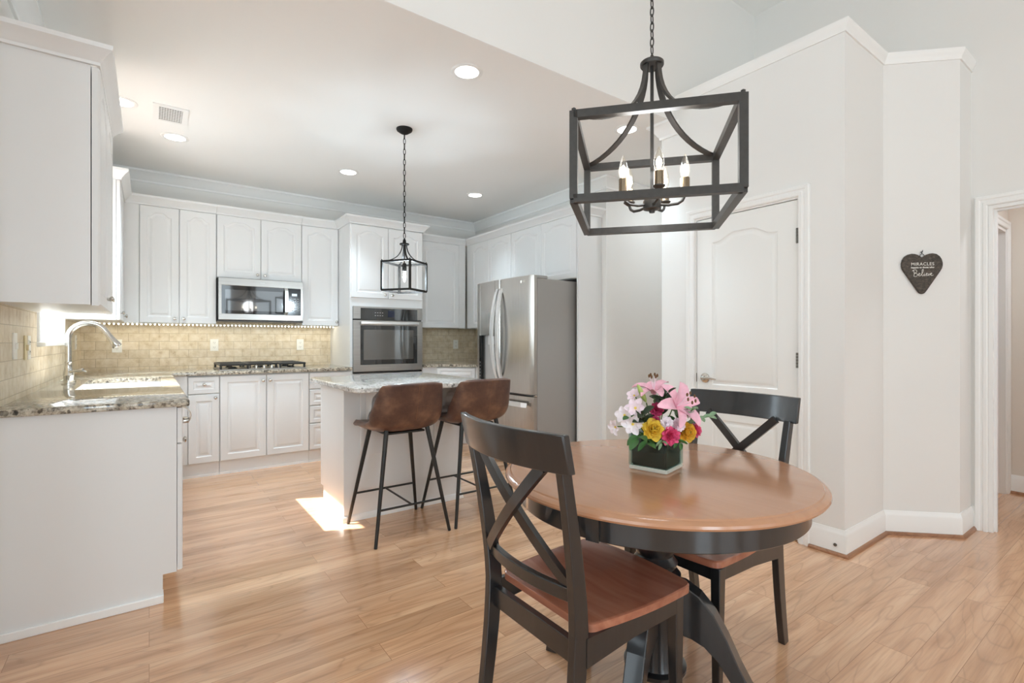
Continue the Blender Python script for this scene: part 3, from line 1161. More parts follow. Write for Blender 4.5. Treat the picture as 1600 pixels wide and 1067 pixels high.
# ------------------------------------------------------------------ cooktop
ck = thing('gas_cooktop', 'black gas cooktop with five chrome knobs set in the granite', 'cooktop', (.86, 5.35, ZT))
m = MB(); m.box(.500, 1.235, 5.085, 5.60, ZT, ZT + .012, .004); m.build('tray', STEELH, ck)
for (x, y, r) in ((.62, 5.22, .03), (.62, 5.46, .025), (1.12, 5.22, .025), (1.12, 5.46, .03), (.87, 5.40, .045)):
    m = MB(); m.lathe([(.001, 0), (r * 1.3, 0), (r * 1.3, .008), (r, .010), (r, .018), (.001, .018)], (x, y, ZT + .012), 20)
    m.build('burner', BLACKPLASTIC, ck, True)
for gx0, gx1 in ((.505, .74), (.745, .99), (.995, 1.23)):
    m = MB()
    zz = ZT + .052
    for a, b in (((gx0, 5.17 if gx0 > .6 and gx0 < .9 else 5.10), (gx0, 5.585)), ((gx1, 5.17 if gx0 > .6 and gx0 < .9 else 5.10), (gx1, 5.585))):
        m.tube([(a[0] + (.008 if a[0] == gx0 else -.008), a[1], zz), (b[0] + (.008 if a[0] == gx0 else -.008), b[1], zz)], .010, 8)
    ys = (5.17, 5.34, 5.46, 5.58) if .6 < gx0 < .9 else (5.105, 5.22, 5.34, 5.46, 5.58)
    for y in ys:
        m.tube([(gx0 + .008, y, zz), (gx1 - .008, y, zz)], .010, 8)
    for x in (gx0 + .01, gx1 - .01):
        for y in (ys[0] + .005, 5.57):
            m.tube([(x, y, ZT + .012), (x, y, zz)], .010, 8)
    m.build('grate', BLACKM, ck, True)
for k in range(5):
    x = .735 + k * .066
    m = MB(); m.lathe([(.001, 0), (.019, 0), (.019, .004), (.015, .006), (.014, .024), (.010, .028), (.001, .028)], (x, 5.125, ZT + .012), 16)
    m.box(x - .003, x + .003, 5.112, 5.138, ZT + .036, ZT + .045, .001)
    m.build('knob', CHROME, ck, True)

# ------------------------------------------------------------------ wall cabinets
UZ0, UZ1 = 1.335, 2.385
# near left
u = thing('upper_cabinet', 'large white wall cabinet closest to the camera, its plain side showing', 'cabinet', (-.3, 3.2, UZ0), 'wall cabinets')
m = MB(); m.box(XL + .001, -.200, 2.748, 3.66, 1.332, 2.345); m.build('body', CAB, u)
for k, (a, b) in enumerate(((2.750, 3.198), (3.202, 3.66))):
    f = frame((-.1965, a, 1.328), (0, 1, 0), (1, 0, 0))
    m = MB(); panel_door(m, f, b - a, 1.010, .028, .055, .055, .007); d = m.build('door', CAB, u, True, angle=20)
    knob(d, (-.1685, (b - .035) if k == 0 else a + .035, 1.385), 'X')
cab_crown(u, [(XL + .001, 2.746), (-.180, 2.746), (-.180, 3.662), (XL + .001, 3.662)][::-1], 2.342)
# far left
u = thing('upper_cabinet', 'white wall cabinet beyond the sink window, brightly lit side', 'cabinet', (-.3, 5.1, UZ0), 'wall cabinets')
m = MB(); m.box(XL + .001, -.200, 4.755, YB - .001, UZ0, UZ1); m.build('body', CAB, u)
for k, (a, b) in enumerate(((4.758, 5.10), (5.104, 5.46))):
    f = frame((-.198, a, UZ0 + .002), (0, 1, 0), (1, 0, 0))
    m = MB(); panel_door(m, f, b - a, UZ1 - UZ0 - .004, .022, .055, .038); d = m.build('door', CAB, u, True, angle=20)
    knob(d, (-.176, (a + .04) if k == 0 else (b - .04), 1.39), 'X')
cab_crown(u, [(XL + .001, 4.753), (-.180, 4.753), (-.180, 5.43), (-.180, 5.52)][::-1], UZ1)

UF = 5.49


def upper(label, x0, x1, z0, doors, knobs, crown=True):
    u = thing('upper_cabinet', label, 'cabinet', ((x0 + x1) / 2, 5.65, z0), 'wall cabinets')
    m = MB(); m.box(x0, x1, UF + .022, YB - .012, z0, UZ1); m.build('body', CAB, u)
    for (a, b), kx in zip(doors, knobs):
        f = frame((a + .002, UF + .021, z0 + .003), (1, 0, 0), (0, -1, 0))
        m = MB(); panel_door(m, f, b - a - .004, UZ1 - z0 - .006, .021, .055, .038); d = m.build('door', CAB, u, True, angle=20)
        if kx:
            knob(d, (kx, UF, z0 + .045), '-Y')
    if crown:
        cab_crown(u, [(x1, UF + .012), (x0, UF + .012)], UZ1)
    return u


u = upper('white two-door wall cabinet left of the microwave', -.178, .518, UZ0, ((-.071, .223), (.223, .518)), (.188, .258))
m = MB(); m.box(-.178, -.073, UF + .008, UF + .021, UZ0, UZ1); m.build('filler', CAB, u)
upper('short white two-door wall cabinet above the microwave', .520, 1.284, 1.783, ((.520, .902), (.902, 1.284)), (.868, .936))
upper('white single-door wall cabinet between microwave and oven tower', 1.286, 1.662, UZ0, ((1.286, 1.662),), (1.64,))
u = upper('white wall cabinet door between oven tower and the corner', 2.480, 3.262, UZ0, ((2.640, 3.166),), (None,))
m = MB(); m.box(3.168, 3.262, UF + .008, UF + .021, UZ0, UZ1); m.box(2.48, 2.638, UF + .008, UF + .021, UZ0, UZ1); m.build('filler', CAB, u)

RF = 3.28


def right_upper(label, y0, y1, z0, doors):
    u = thing('upper_cabinet', label, 'cabinet', (3.45, (y0 + y1) / 2, z0), 'wall cabinets')
    m = MB(); m.box(RF + .022, XR - .012, y0, y1, z0, UZ1); m.build('body', CAB, u)
    for a, b in doors:
        f = frame((RF + .021, b - .002, z0 + .003), (0, -1, 0), (-1, 0, 0))
        m = MB(); panel_door(m, f, b - a - .004, UZ1 - z0 - .006, .021, .055, .038); m.build('door', CAB, u, True, angle=20)
    return u


u = right_upper('white two-door wall cabinet on the side wall left of the fridge top', 4.534, 5.485, UZ0, ((4.991, 5.38), (4.534, 4.991)))
m = MB(); m.box(RF + .008, RF + .021, 5.382, 5.497, UZ0, UZ1); m.build('filler', CAB, u)
cab_crown(u, [(RF + .012, 4.534), (RF + .012, 5.502)], UZ1)
u = right_upper('white two-door wall cabinet above the fridge with tall end panel', 3.470, 4.532, 1.775, ((4.003, 4.532), (3.472, 4.003)))
m = MB(); m.box(RF + .004, XR - .001, 3.450, 3.469, 0, UZ1); m.build('end_panel', CAB, u)
cab_crown(u, [(XR - .001, 3.448), (RF + .012, 3.448), (RF + .012, 4.534)], UZ1)

# ------------------------------------------------------------------ LED strip under the wall cabinets
led = thing('led_strip', 'string of warm glowing lights under the back wall cabinets', 'light strip', (.6, 5.63, 1.325))
m = MB(); m.box(-.36, .515, 5.62, 5.632, UZ0 - .0035, UZ0 - .0005); m.box(1.29, 1.65, 5.62, 5.632, UZ0 - .0035, UZ0 - .0005); m.box(.515, 1.29, 5.62, 5.632, 1.3335, 1.3365)
m.build('tape', WHITEP, led)
bead = None
nb = 62
for k in range(nb):
    x = -.35 + k * (1.645 + .35) / (nb - 1)
    if bead is None:
        m = MB(); m.sphere((x, 5.626, UZ0 - .0075), .0068, u=8, v=6)
        bead = m.build('bead', GLOWLED, led, True)
        bx = x
    else:
        c = bead.copy(); COL.objects.link(c); c.location = (x - bx, 0, 0)
l = lamp('led_lamp', 'AREA', (.65, 5.626, UZ0 - .016), 1.9, (1.0, .93, .74), (0, 0, 0), 1.95, .02)

# ------------------------------------------------------------------ microwave
mw = thing('microwave', 'stainless steel microwave mounted under the short wall cabinet', 'microwave', (.9, 5.6, 1.362))
MX0, MX1, MZ0, MZ1, MY = .524, 1.280, 1.362, 1.778, 5.415
m = MB(); m.box(MX0, MX1, MY + .03, YB - .013, MZ0, MZ1); m.box(MX0, MX1, MY + .002, MY + .03, MZ0 - .0, MZ0 + .014); m.build('body', BLACKM, mw)
m = MB()
gx0, gx1, gz0, gz1 = MX0 + .028, MX1 - .022, MZ0 + .075, MZ1 - .072
m.box(MX0 + .004, MX1, MY, MY + .03, MZ0 + .016, gz0, .003); m.box(MX0 + .004, MX1, MY, MY + .03, gz1, MZ1, .003)
m.box(MX0 + .004, gx0, MY, MY + .03, gz0 - .004, gz1 + .004, .0); m.box(gx1, MX1, MY, MY + .03, gz0 - .004, gz1 + .004, .0)
m.build('front_frame', STEELH, mw)
m = MB(); m.box(gx0 - .001, gx1 - .125, MY + .004, MY + .03, gz0 - .001, gz1 + .001); m.build('door_glass', GLASSBLK, mw)
m = MB(); m.box(gx0 + .03, gx1 - .17, MY + .0028, MY + .004, gz0 + .03, gz1 - .04); m.build('door_window', simple('tinted_window', '3A3A3A', 0.03, 0.0, 1.0, coat=1.0), mw)
m = MB(); m.box(gx1 - .125, gx1 + .001, MY + .003, MY + .03, gz0 - .001, gz1 + .001); cp = m.build('control_panel', BLACKPLASTIC, mw)
m = MB(); m.box(gx1 - .085, gx1 - .035, MY + .002, MY + .003, gz1 - .075, gz1 - .05); m.build('display', DISPLAY, cp)
for r_ in range(6):
    for c_ in range(3):
        m = MB(); x, z = gx1 - .088 + c_ * .027, gz1 - .10 - r_ * .024
        m.box(x, x + .012, MY + .0015, MY + .003, z - .007, z); m.build('button', GREYTEXT, cp)
m = MB()
m.bar([(gx1 - .142, MY - .004, gz0 + .004), (gx1 - .142, MY - .034, gz0 + .03), (gx1 - .142, MY - .040, (gz0 + gz1) / 2), (gx1 - .142, MY - .034, gz1 - .03), (gx1 - .142, MY - .004, gz1 - .004)], (1, 0, 0), .030, .012)
m.build('handle', STEELHANDLE, mw, True)
m = MB(); m.box(.880, .922, MY - .0008, MY, MZ1 - .036, MZ1 - .030); m.build('badge', GREYTEXT, mw)

# ------------------------------------------------------------------ oven tower
TX0, TX1, TY = 1.665, 2.477, 5.10
tw = thing('oven_cabinet', 'tall white cabinet tower housing the wall oven', 'cabinet', (2.07, 5.4, 0))
OX0, OX1, OZ0, OZ1 = 1.692, 2.464, .835, 1.535
m = MB()
BFT = TY + .021
m.box(TX0, TX1, BFT + .02, YB - .001, .119, UZ1)
m.box(TX0, OX0, BFT - .004, BFT + .02, .119, UZ1); m.box(OX1, TX1, BFT - .004, BFT + .02, .119, UZ1)
m.box(OX0, OX1, BFT - .004, BFT + .02, OZ1, UZ1); m.box(OX0, OX1, BFT - .004, BFT + .02, .119, OZ0)
m.build('body', CAB, tw)
toe(tw, TX0, TX1, BFT + .06, YB - .01)
for a, b, kx in ((TX0 + .006, 2.071, 2.030), (2.071, TX1 - .006, 2.112)):
    f = frame((a + .002, BFT - .004, 1.625), (1, 0, 0), (0, -1, 0))
    m = MB(); panel_door(m, f, b - a - .004, UZ1 - 1.633, .021, .055, .038); d = m.build('door', CAB, tw, True, angle=20)
    knob(d, (kx, BFT - .025, 1.665), '-Y')
for z0, z1 in ((.13, .47), (.475, .815)):
    f = frame((TX0 + .008, BFT - .004, z0), (1, 0, 0), (0, -1, 0))
    m = MB(); panel_door(m, f, TX1 - TX0 - .016, z1 - z0, .021, .05, 0); d = m.build('drawer', CAB, tw, True, angle=20)
    knob(d, (2.07, BFT - .025, (z0 + z1) / 2), '-Y')
cab_crown(tw, [(TX0, 5.50), (TX0, TY + .002), (TX1, TY + .002), (TX1, 5.50)], UZ1) if False else cab_crown(tw, [(TX1, 5.50), (TX1, TY + .004), (TX0, TY + .004), (TX0, 5.50)], UZ1)

ov = thing('built_in_oven', 'stainless steel wall oven with dark window in the tall cabinet', 'oven', (2.07, 5.2, OZ0))
OY = BFT - .032
m = MB(); m.box(OX0 + .003, OX1 - .003, OY + .02, BFT + .019, OZ0 + .003, OZ1 - .003); m.build('body', BLACKM, ov)
m = MB(); m.box(OX0, OX0 + .075, OY, OY + .02, 1.405, OZ1); m.box(OX1 - .06, OX1, OY, OY + .02, 1.405, OZ1); m.box(OX0 + .075, OX1 - .06, OY, OY + .02, OZ1 - .016, OZ1); m.build('panel_frame', STEELH, ov)
m = MB(); m.box(OX0 + .075, OX1 - .06, OY + .002, OY + .02, 1.398, OZ1 - .016); cp = m.build('control_panel', GLASSBLK, ov)
m = MB(); m.box(2.065, 2.14, OY + .0012, OY + .002, 1.43, 1.50); m.build('display', simple('oven_display', '1B2034', .1), cp)
for c_ in range(4):
    for r_ in range(2):
        m = MB(); x = 1.92 + c_ * .026; z = 1.44 + r_ * .03
        m.box(x, x + .012, OY + .0012, OY + .002, z, z + .005); m.build('button', GREYTEXT, cp)
m = MB()
wx0, wx1, wz0, wz1 = OX0 + .072, OX1 - .062, .928, 1.338
m.box(OX0, OX1, OY - .004, OY + .02, OZ0 + .022, wz0, .002); m.box(OX0, wx0, OY - .004, OY + .02, wz0, 1.390); m.box(wx1, OX1, OY - .004, OY + .02, wz0, 1.390); m.box(wx0, wx1, OY - .004, OY + .02, wz1, 1.390)
dr = m.build('door', STEELH, ov)
m = MB(); m.box(wx0, wx1, OY - .002, OY + .02, wz0, wz1); m.build('window', GLASSBLK, dr)
m = MB(); m.box(wx0 + .035, wx1 - .045, OY - .0032, OY - .002, wz0 + .05, wz1 - .045); m.build('inner_window', simple('oven_glass', '4A4742', 0.03, 0.0, 1.0, coat=1.0), dr)
m = MB()
m.box(wx0 - .005, wx1 + .005, OY - .052, OY - .030, 1.345, 1.378, .008)
m.box(wx0 + .01, wx0 + .03, OY - .032, OY - .003, 1.352, 1.371); m.box(wx1 - .03, wx1 - .01, OY - .032, OY - .003, 1.352, 1.371)
m.build('handle', STEELHANDLE, dr, True)
m = MB(); m.box(OX0 + .004, OX1 - .004, OY + .004, OY + .02, OZ0 + .003, OZ0 + .020); m.build('vent_strip', BLACKPLASTIC, ov)

# ------------------------------------------------------------------ fridge
FRX, FY0, FY1, FYM = 2.76, 3.512, 4.455, 4.000
fr = thing('fridge', 'stainless steel french-door fridge with water dispenser and grey side', 'fridge', (3.2, 3.98, 0))
m = MB(); m.box(2.845, XR - .02, FY0 + .008, FY1 - .005, .03, 1.745, .004); m.build('body', FRIDGESIDE, fr)


def bow_door(mb, y0, y1, z0, z1, hole=None):
    """door front bowed outward (towards -X)"""
    n = 14
    fr_ = []
    for i in range(n + 1):
        y = y0 + (y1 - y0) * i / n
        t = (y - (FY0 + FY1) / 2) / ((FY1 - FY0) / 2)
        x = FRX + .030 * t * t
        e = min(i, n - i)
        if e == 0:
            x += .010
        fr_.append((x, y))
    pts = fr_ + [(2.835, y1), (2.835, y0)]
    mb.prism(pts, lambda p: Vector((p[0], p[1], z0)), lambda p: Vector((p[0], p[1], z1)))


m = MB(); bow_door(m, FY0, FYM - .003, .69, 1.772); rd = m.build('door', STEEL, fr, True, angle=25)
# left door with dispenser recess: built round the opening
PY0, PY1, PZ0, PZ1 = 4.085, 4.385, .70, 1.235
m = MB()
bow_door(m, FYM + .003, PY0, .69, 1.772); bow_door(m, PY1, FY1, .69, 1.772)


def bow_strip(mb, z0, z1):
    n = 8
    pts = []
    for i in range(n + 1):
        y = PY0 + (PY1 - PY0) * i / n
        t = (y - (FY0 + FY1) / 2) / ((FY1 - FY0) / 2)
        pts.append((FRX + .030 * t * t, y))
    pts += [(2.835, PY1), (2.835, PY0)]
    mb.prism(pts, lambda p: Vector((p[0], p[1], z0)), lambda p: Vector((p[0], p[1], z1)))


bow_strip(m, PZ1, 1.772); bow_strip(m, .69, PZ0)
ld = m.build('door', STEEL, fr, True, angle=25)
dp = MB(); dp.box(2.822, 2.834, PY0, PY1, PZ0, PZ1); dp.box(2.775, 2.822, PY0, PY0 + .012, PZ0, PZ1); dp.box(2.775, 2.822, PY0 + .012, PY1, PZ0, PZ0 + .018)
dp.build('dispenser_recess', simple('dispenser_grey', 'B9B8B6', .35, .1), ld)
dp = MB(); dp.box(2.768, 2.80, 4.345, 4.384, PZ0 + .002, PZ1 - .002, .003); dsp = dp.build('dispenser_panel', BLACKPLASTIC, ld)
for k in range(6):
    dp = MB(); dp.box(2.7668, 2.768, 4.356, 4.372, .78 + k * .035, .785 + k * .035); dp.build('button', GREYTEXT, dsp)
dp = MB(); dp.box(2.785, 2.822, 4.14, 4.25, PZ1 - .10, PZ1 - .004, .008); dp.box(2.80, 2.82, 4.17, 4.22, PZ1 - .17, PZ1 - .10, .004); dp.build('spout_block', STEELHANDLE, ld)
# freezer drawer, grille, hinges
m = MB(); bow_door(m, FY0, FY1, .10, .668); fz = m.build('freezer_drawer', STEEL, fr, True, angle=25)
m = MB()
m.bar([(FRX - .004, FY0 + .06, .592), (FRX - .048, FY0 + .075, .60), (FRX - .058, (FY0 + FY1) / 2, .60), (FRX - .048, FY1 - .075, .60), (FRX - .004, FY1 - .06, .592)], (0, 0, 1), .042, .02)
m.build('handle', STEELHANDLE, fz, True)
for yy, d in ((FYM - .030, rd), (FYM + .030, ld)):
    m = MB()
    zs = [.80 + .88 * k / 16 for k in range(17)]
    m.bar([(2.762 - .068 * math.sin(PI * k / 16) ** .7, yy + (.018 if d is ld else -.018) * math.sin(PI * k / 16), z) for k, z in enumerate(zs)], (0, 1, 0), .040, .020)
    m.build('handle', STEELHANDLE, d, True)
m = MB(); m.box(2.80, 2.97, FY0 + .01, FY0 + .075, 1.7455, 1.775, .006); m.box(2.80, 2.97, FY1 - .075, FY1 - .01, 1.7455, 1.775, .006); m.build('hinge_cover', FRIDGESIDE, fr)
m = MB(); m.box(2.80, 2.845, FY0 + .01, FY1 - .01, .02, .092, .004); m.build('toe_grille', FRIDGESIDE, fr)
m = MB(); m.tube([(2.815, FY0 + .02, .679), (2.835, FY0 + .0, .679)], .008, 8); m.build('hinge', CHROME, fr)


# ------------------------------------------------------------------ lettering helper
def text_mesh(name, body, size, mat, parent, mtx, ext=.0006, shear=0.0, bold=0.0, space=1.0):
    cu = bpy.data.curves.new(name, 'FONT')
    cu.body = body
    cu.size = size
    cu.extrude = ext
    cu.shear = shear
    cu.offset = bold
    cu.space_character = space
    cu.align_x = 'CENTER'
    cu.align_y = 'CENTER'
    to = bpy.data.objects.new(name, cu)
    COL.objects.link(to)
    bpy.context.view_layer.update()
    me = bpy.data.meshes.new_from_object(to.evaluated_get(bpy.context.evaluated_depsgraph_get()))
    bpy.data.objects.remove(to, do_unlink=True)
    me.transform(mtx)
    me.materials.append(mat)
    o = bpy.data.objects.new(name, me)
    COL.objects.link(o)
    if parent is not None:
        root = parent
        while root.parent:
            root = root.parent
        me.transform(Matrix.Translation(-Vector(root.location)))
        o.parent = parent
    return o


def basis(O, U, V):
    U, V = Vector(U).normalized(), Vector(V).normalized()
    W = U.cross(V)
    return Matrix(((U.x, V.x, W.x, O[0]), (U.y, V.y, W.y, O[1]), (U.z, V.z, W.z, O[2]), (0, 0, 0, 1)))


text_mesh('badge_letters', 'LG', .026, LETTER, rd, basis((2.7745, 3.625, 1.722), (0, -1, 0), (0, 0, 1)), .0012)
m = MB(); m.lathe([(.001, 0), (.014, 0), (.014, .002), (.001, .002)], (2.7735, 3.668, 1.722), 20, '-X'); m.build('badge_disc', LETTER, rd)

# ------------------------------------------------------------------ island
IX0, IX1, IY0, IY1 = 1.020, 1.895, 3.255, 3.79
isl = thing('kitchen_island', 'white kitchen island cabinet standing behind the two bar stools', 'island', (1.46, 3.5, 0))
m = MB()
m.prism([(IY0, 0), (IY1 - .07, 0), (IY1 - .07, .13), (IY1, .13), (IY1, ZU - .001), (IY0, ZU - .001)], lambda p: Vector((IX0, p[0], p[1])), lambda p: Vector((IX1, p[0], p[1])))
m.build('body', CAB, isl)
m = MB()
SH2 = [(0, 0), (.014, 0), (.013, .010), (.009, .030), (0, .040)]
m.sweep([(IX0, IY1 - .08), (IX0, IY0), (IX1, IY0), (IX1, IY1 - .08)], [(-o, h) for o, h in SH2], lambda a, b, h: Vector((a, b, h)))
m.build('shoe_moulding', TRIM, isl, True)


def corbel(x):
    m = MB()
    m.box(x - .075, x + .075, IY0 - .014, IY0, .42, ZU - .002, .003)
    pr = [(0, 0), (-.02, .0), (-.03, .02), (-.035, .06), (-.06, .09), (-.085, .10), (-.10, .12), (-.105, .16), (-.12, .19), (-.16, .21), (-.19, .225), (-.205, .24), (-.205, .255), (0, .255)]
    m.prism(pr, lambda p: Vector((x - .038, IY0 - .014 + p[0], .622 + p[1])), lambda p: Vector((x + .038, IY0 - .014 + p[0], .622 + p[1])))
    m.build('corbel', CAB, isl)


corbel(1.20); corbel(1.74)
it = thing('worktop', 'grey speckled granite worktop of the island', 'countertop', (1.41, 3.3, ZU))
m = MB()
x0, x1, y0, y1 = .938, 1.892, 2.790, 3.82


def rounded(x0, x1, y0, y1, r, n=6):
    pts = []
    for cx, cy, a0 in ((x1 - r, y0 + r, -90), (x1 - r, y1 - r, 0), (x0 + r, y1 - r, 90), (x0 + r, y0 + r, 180)):
        for k in range(n + 1):
            a = R(a0 + 90 * k / n)
            pts.append((cx + r * math.cos(a), cy + r * math.sin(a)))
    return pts


rings = []
for ins, z in ((.004, ZU), (0, ZU + .005), (0, ZT - .006), (.002, ZT - .002), (.007, ZT)):
    rings.append([Vector((a, b, z)) for a, b in rounded(x0 + ins, x1 - ins, y0 + ins, y1 - ins, .045)])
m.loops(rings, True, True, True)
m.build('slab', GRANITEI, it, True, angle=25)

# ------------------------------------------------------------------ bar stools
st = thing('bar_stool', 'brown leather bar stool nearest the sink side, left of the pair', 'stool', (0, 0, 0), 'bar stools at the island')


def stool_shell():
    # centre line of the bucket: (y, z)
    prof = [(.235, .628), (.225, .645), (.19, .654), (.12, .650), (.04, .642), (-.05, .638), (-.12, .643), (-.17, .662), (-.200, .700), (-.218, .75), (-.232, .81), (-.244, .87), (-.252, .915), (-.255, .930)]
    ns = len(prof)
    nt_ = 17
    bm = bmesh.new()
    vs = []
    for i, (y, z) in enumerate(prof):
        s = i / (ns - 1)
        row = []
        if i < 3:
            w = .195 + .012 * i
        elif i < 7:
            w = .222
        elif i < 9:
            w = .222
        else:
            w = .222 - .045 * ((i - 8) / (ns - 9))
        for j in range(nt_):
            t = -1 + 2 * j / (nt_ - 1)
            e = abs(t) ** 3.0
            x = w * math.sin(t * PI / 2 * .96) / math.sin(PI / 2 * .96)
            yy, zz = y, z
            if i <= 6:
                lift = .012 + .06 * max(0, (i - 2) / 4) ** 1.6
                zz += e * lift
                x *= 1 - .02 * e
            elif i <= 8:
                zz += e * (.075 - .02 * (i - 7))
                yy += e * (.055 + .02 * (i - 7))
            else:
                q = (i - 8) / (ns - 9)
                yy += e * (.085 - .055 * q)
                zz += e * (.045 * (1 - q)) - (e * .012 if i >= ns - 2 else 0)
            row.append(bm.verts.new((x, yy, zz)))
        vs.append(row)
    for i in range(ns - 1):
        for j in range(nt_ - 1):
            bm.faces.new((vs[i][j], vs[i][j + 1], vs[i + 1][j + 1], vs[i + 1][j]))
    mb = MB(); mb.bm.free(); mb.bm = bm
    return mb


o = stool_shell().build('seat_shell', LEATHER, st, True, True, angle=80)
md = o.modifiers.new('thick', 'SOLIDIFY'); md.thickness = .034; md.offset = 0.0
md = o.modifiers.new('soft', 'SUBSURF'); md.levels = 2; md.render_levels = 2
m = MB()
pr = [(.03, -.2145), (.03, -.2145)]
m.tube([(.022, -.2195, .705), (.022, -.2365, .76), (.022, -.250, .82), (.022, -.262, .88), (.022, -.2695, .918)], .0016, 6)
m.build('seam', simple('leather_seam', '7A5238', .6), st, True, True)
for sx in (-1, 1):
    for sy in (-1, 1):
        m = MB()
        m.tube([(sx * .132, sy * .13 - .01, .650), (sx * .236, sy * .24, .004), (sx * .237, sy * .241, 0)], [.0145, .0098, .0085], 12)
        m.build('leg', BLACKM, st, True, True)
m = MB(); m.box(-.128, .128, -.12, .11, .612, .624, .003); m.build('mount_plate', BLACKM, st, False, True)
yb = .24 - .11 * .2 / .62
for sy in (-1, 1):
    m = MB(); m.tube([(-.204, sy * .207, .2), (.204, sy * .207, .2)], .007, 8); m.build('stretcher', BLACKM, st, True, True)
m = MB(); m.tube([(0, -.207, .2), (0, .207, .2)], .006, 8); m.build('stretcher', BLACKM, st, True, True)
st.location = (1.272, 2.975, 0)
dup(st, (1.790, 2.975, 0), 0, 'brown leather bar stool right of the pair, beside the fridge')

# ------------------------------------------------------------------ dining table
TXc, TYc = 1.412, 1.103
tb = thing('dining_table', 'round dining table with honey wood top and black pedestal', 'table', (TXc, TYc, 0))
ZTB = .742
m = MB()
m.lathe([(.001, ZTB), (.488, ZTB), (.497, ZTB - .0015), (.500, ZTB - .005), (.508, ZTB - .007), (.515, ZTB - .013), (.5165, ZTB - .020), (.513, ZTB - .026), (.503, ZTB - .030), (.495, ZTB - .031), (.001, ZTB - .031)], (TXc, TYc, 0), 128)
m.build('tabletop', TABLEW, tb, True, angle=30)
m = MB()
m.lathe([(.430, ZTB - .031), (.462, ZTB - .031), (.466, ZTB - .034), (.466, ZTB - .099), (.463, ZTB - .102), (.430, ZTB - .102)], (TXc, TYc, 0), 128, 'Z', False)
ap = m.build('apron', BLACKW, tb, True, angle=30)
aa = R(198)
for s_ in (0, PI):
    for q, t0, t1 in ((0, -.030, -.003), (1, .003, .030)):
        m = MB()
        mid = aa + s_ + (t0 + t1) / 2
        d = Vector((math.cos(mid), math.sin(mid), 0)); e = Vector((-d.y, d.x, 0))
        c = Vector((TXc, TYc, 0)) + d * .468
        pts = [(-.0115, -.003), (.0115, -.003), (.0115, .006), (-.0115, .006)]
        m.prism(pts, lambda p: c + e * p[0] + d * p[1] + Vector((0, 0, ZTB - .102)), lambda p: c + e * p[0] + d * p[1] + Vector((0, 0, ZTB - .033)))
        m.build('leaf_block', BLACKW, ap)
m = MB()
m.lathe([(.001, .06), (.098, .06), (.104, .066), (.104, .078), (.085, .084), (.082, .10), (.082, .30), (.086, .315), (.086, .385), (.078, .395), (.064, .402), (.072, .412), (.076, .425), (.066, .438), (.060, .448), (.064, .458), (.086, .485), (.105, .53), (.110, .575), (.104, .605), (.092, .625), (.086, .635), (.098, .640), (.102, .652), (.094, .662), (.080, .668), (.080, .69), (.001, .69)], (TXc, TYc, 0), 48)
m.build('pedestal', BLACKW, tb, True, angle=30)
m = MB(); m.box(TXc - .30, TXc + .30, TYc - .03, TYc + .03, ZTB - .06, ZTB - .032); m.box(TXc - .03, TXc + .03, TYc - .30, TYc + .30, ZTB - .06, ZTB - .032)
m.build('top_brace', BLACKW, tb)
for k in range(4):
    a = R(-66 + 90 * k)
    d = Vector((math.cos(a), math.sin(a), 0)); e = Vector((-d.y, d.x, 0))
    top = [(.060, .375), (.100, .372), (.150, .345), (.195, .295), (.235, .225), (.270, .150), (.305, .088), (.345, .048), (.385, .034), (.402, .026)]
    bot = [(.405, .0), (.365, .0), (.335, .008), (.285, .045), (.245, .095), (.205, .150), (.165, .185), (.125, .200), (.085, .205), (.060, .205)]
    m = MB()
    P0 = Vector((TXc, TYc, 0))
    m.prism(top + bot, lambda p: P0 + d * p[0] + e * .030 + Vector((0, 0, p[1])), lambda p: P0 + d * p[0] - e * .030 + Vector((0, 0, p[1])))
    o = m.build('leg', BLACKW, tb)
    bv = o.modifiers.new('ease', 'BEVEL'); bv.width = .004; bv.segments = 2; bv.limit_method = 'ANGLE'

# ------------------------------------------------------------------ dining chairs (local: faces +X, back at -X)
ch = thing('dining_chair', 'black cross-back dining chair with cherry seat, its back to the kitchen floor', 'chair', (0, 0, 0), 'cross-back dining chairs')


def postx(z):
    """centre line of the rear post, x as a function of z"""
    if z < .45:
        t = (.45 - z) / .45
        return -.215 - .050 * t ** 1.6
    t = (z - .45) / .51
    return -.215 - .085 * t ** 1.35


for sy in (-1, 1):
    zs = [0, .05, .12, .2, .3, .38, .44, .5, .56, .64, .72, .8, .865]
    m = MB()
    m.bar([(postx(z), sy * (.192 + .016 * max(0, (z - .45) / .5)), z) for z in zs], (0, 1, 0), .026, [.034, .036, .039, .042, .045, .047, .048, .046, .043, .040, .036, .033, .032])
    o = m.build('back_post', BLACKW, ch, False, True)
    bv = o.modifiers.new('ease', 'BEVEL'); bv.width = .003; bv.segments = 2; bv.limit_method = 'ANGLE'
    m = MB()
    m.bar([(.188, sy * .190, 0), (.186, sy * .190, .2), (.184, sy * .190, .415)], (0, 1, 0), [.026, .031, .036], [.026, .031, .036])
    o = m.build('front_leg', BLACKW, ch, False, True)
    bv = o.modifiers.new('ease', 'BEVEL'); bv.width = .003; bv.segments = 2; bv.limit_method = 'ANGLE'


def curved_rail(name, z0, z1, half, sag, t, n=14, dx=0.0):
    m = MB()
    rings = []
    for i in range(n + 1):
        s = -1 + 2 * i / n
        y = s * half
        off = -sag * (1 - s * s)
        xa, xb = postx(z0) + off + dx, postx(z1) + off + dx
        rings.append([Vector((xa + t / 2, y, z0)), Vector((xb + t / 2, y, z1)), Vector((xb - t / 2, y, z1)), Vector((xa - t / 2, y, z0))])
    m.loops(rings, True, True, True)
    o = m.build(name, BLACKW, ch, True, True, angle=30)
    bv = o.modifiers.new('ease', 'BEVEL'); bv.width = .003; bv.segments = 2; bv.limit_method = 'ANGLE'
    return o


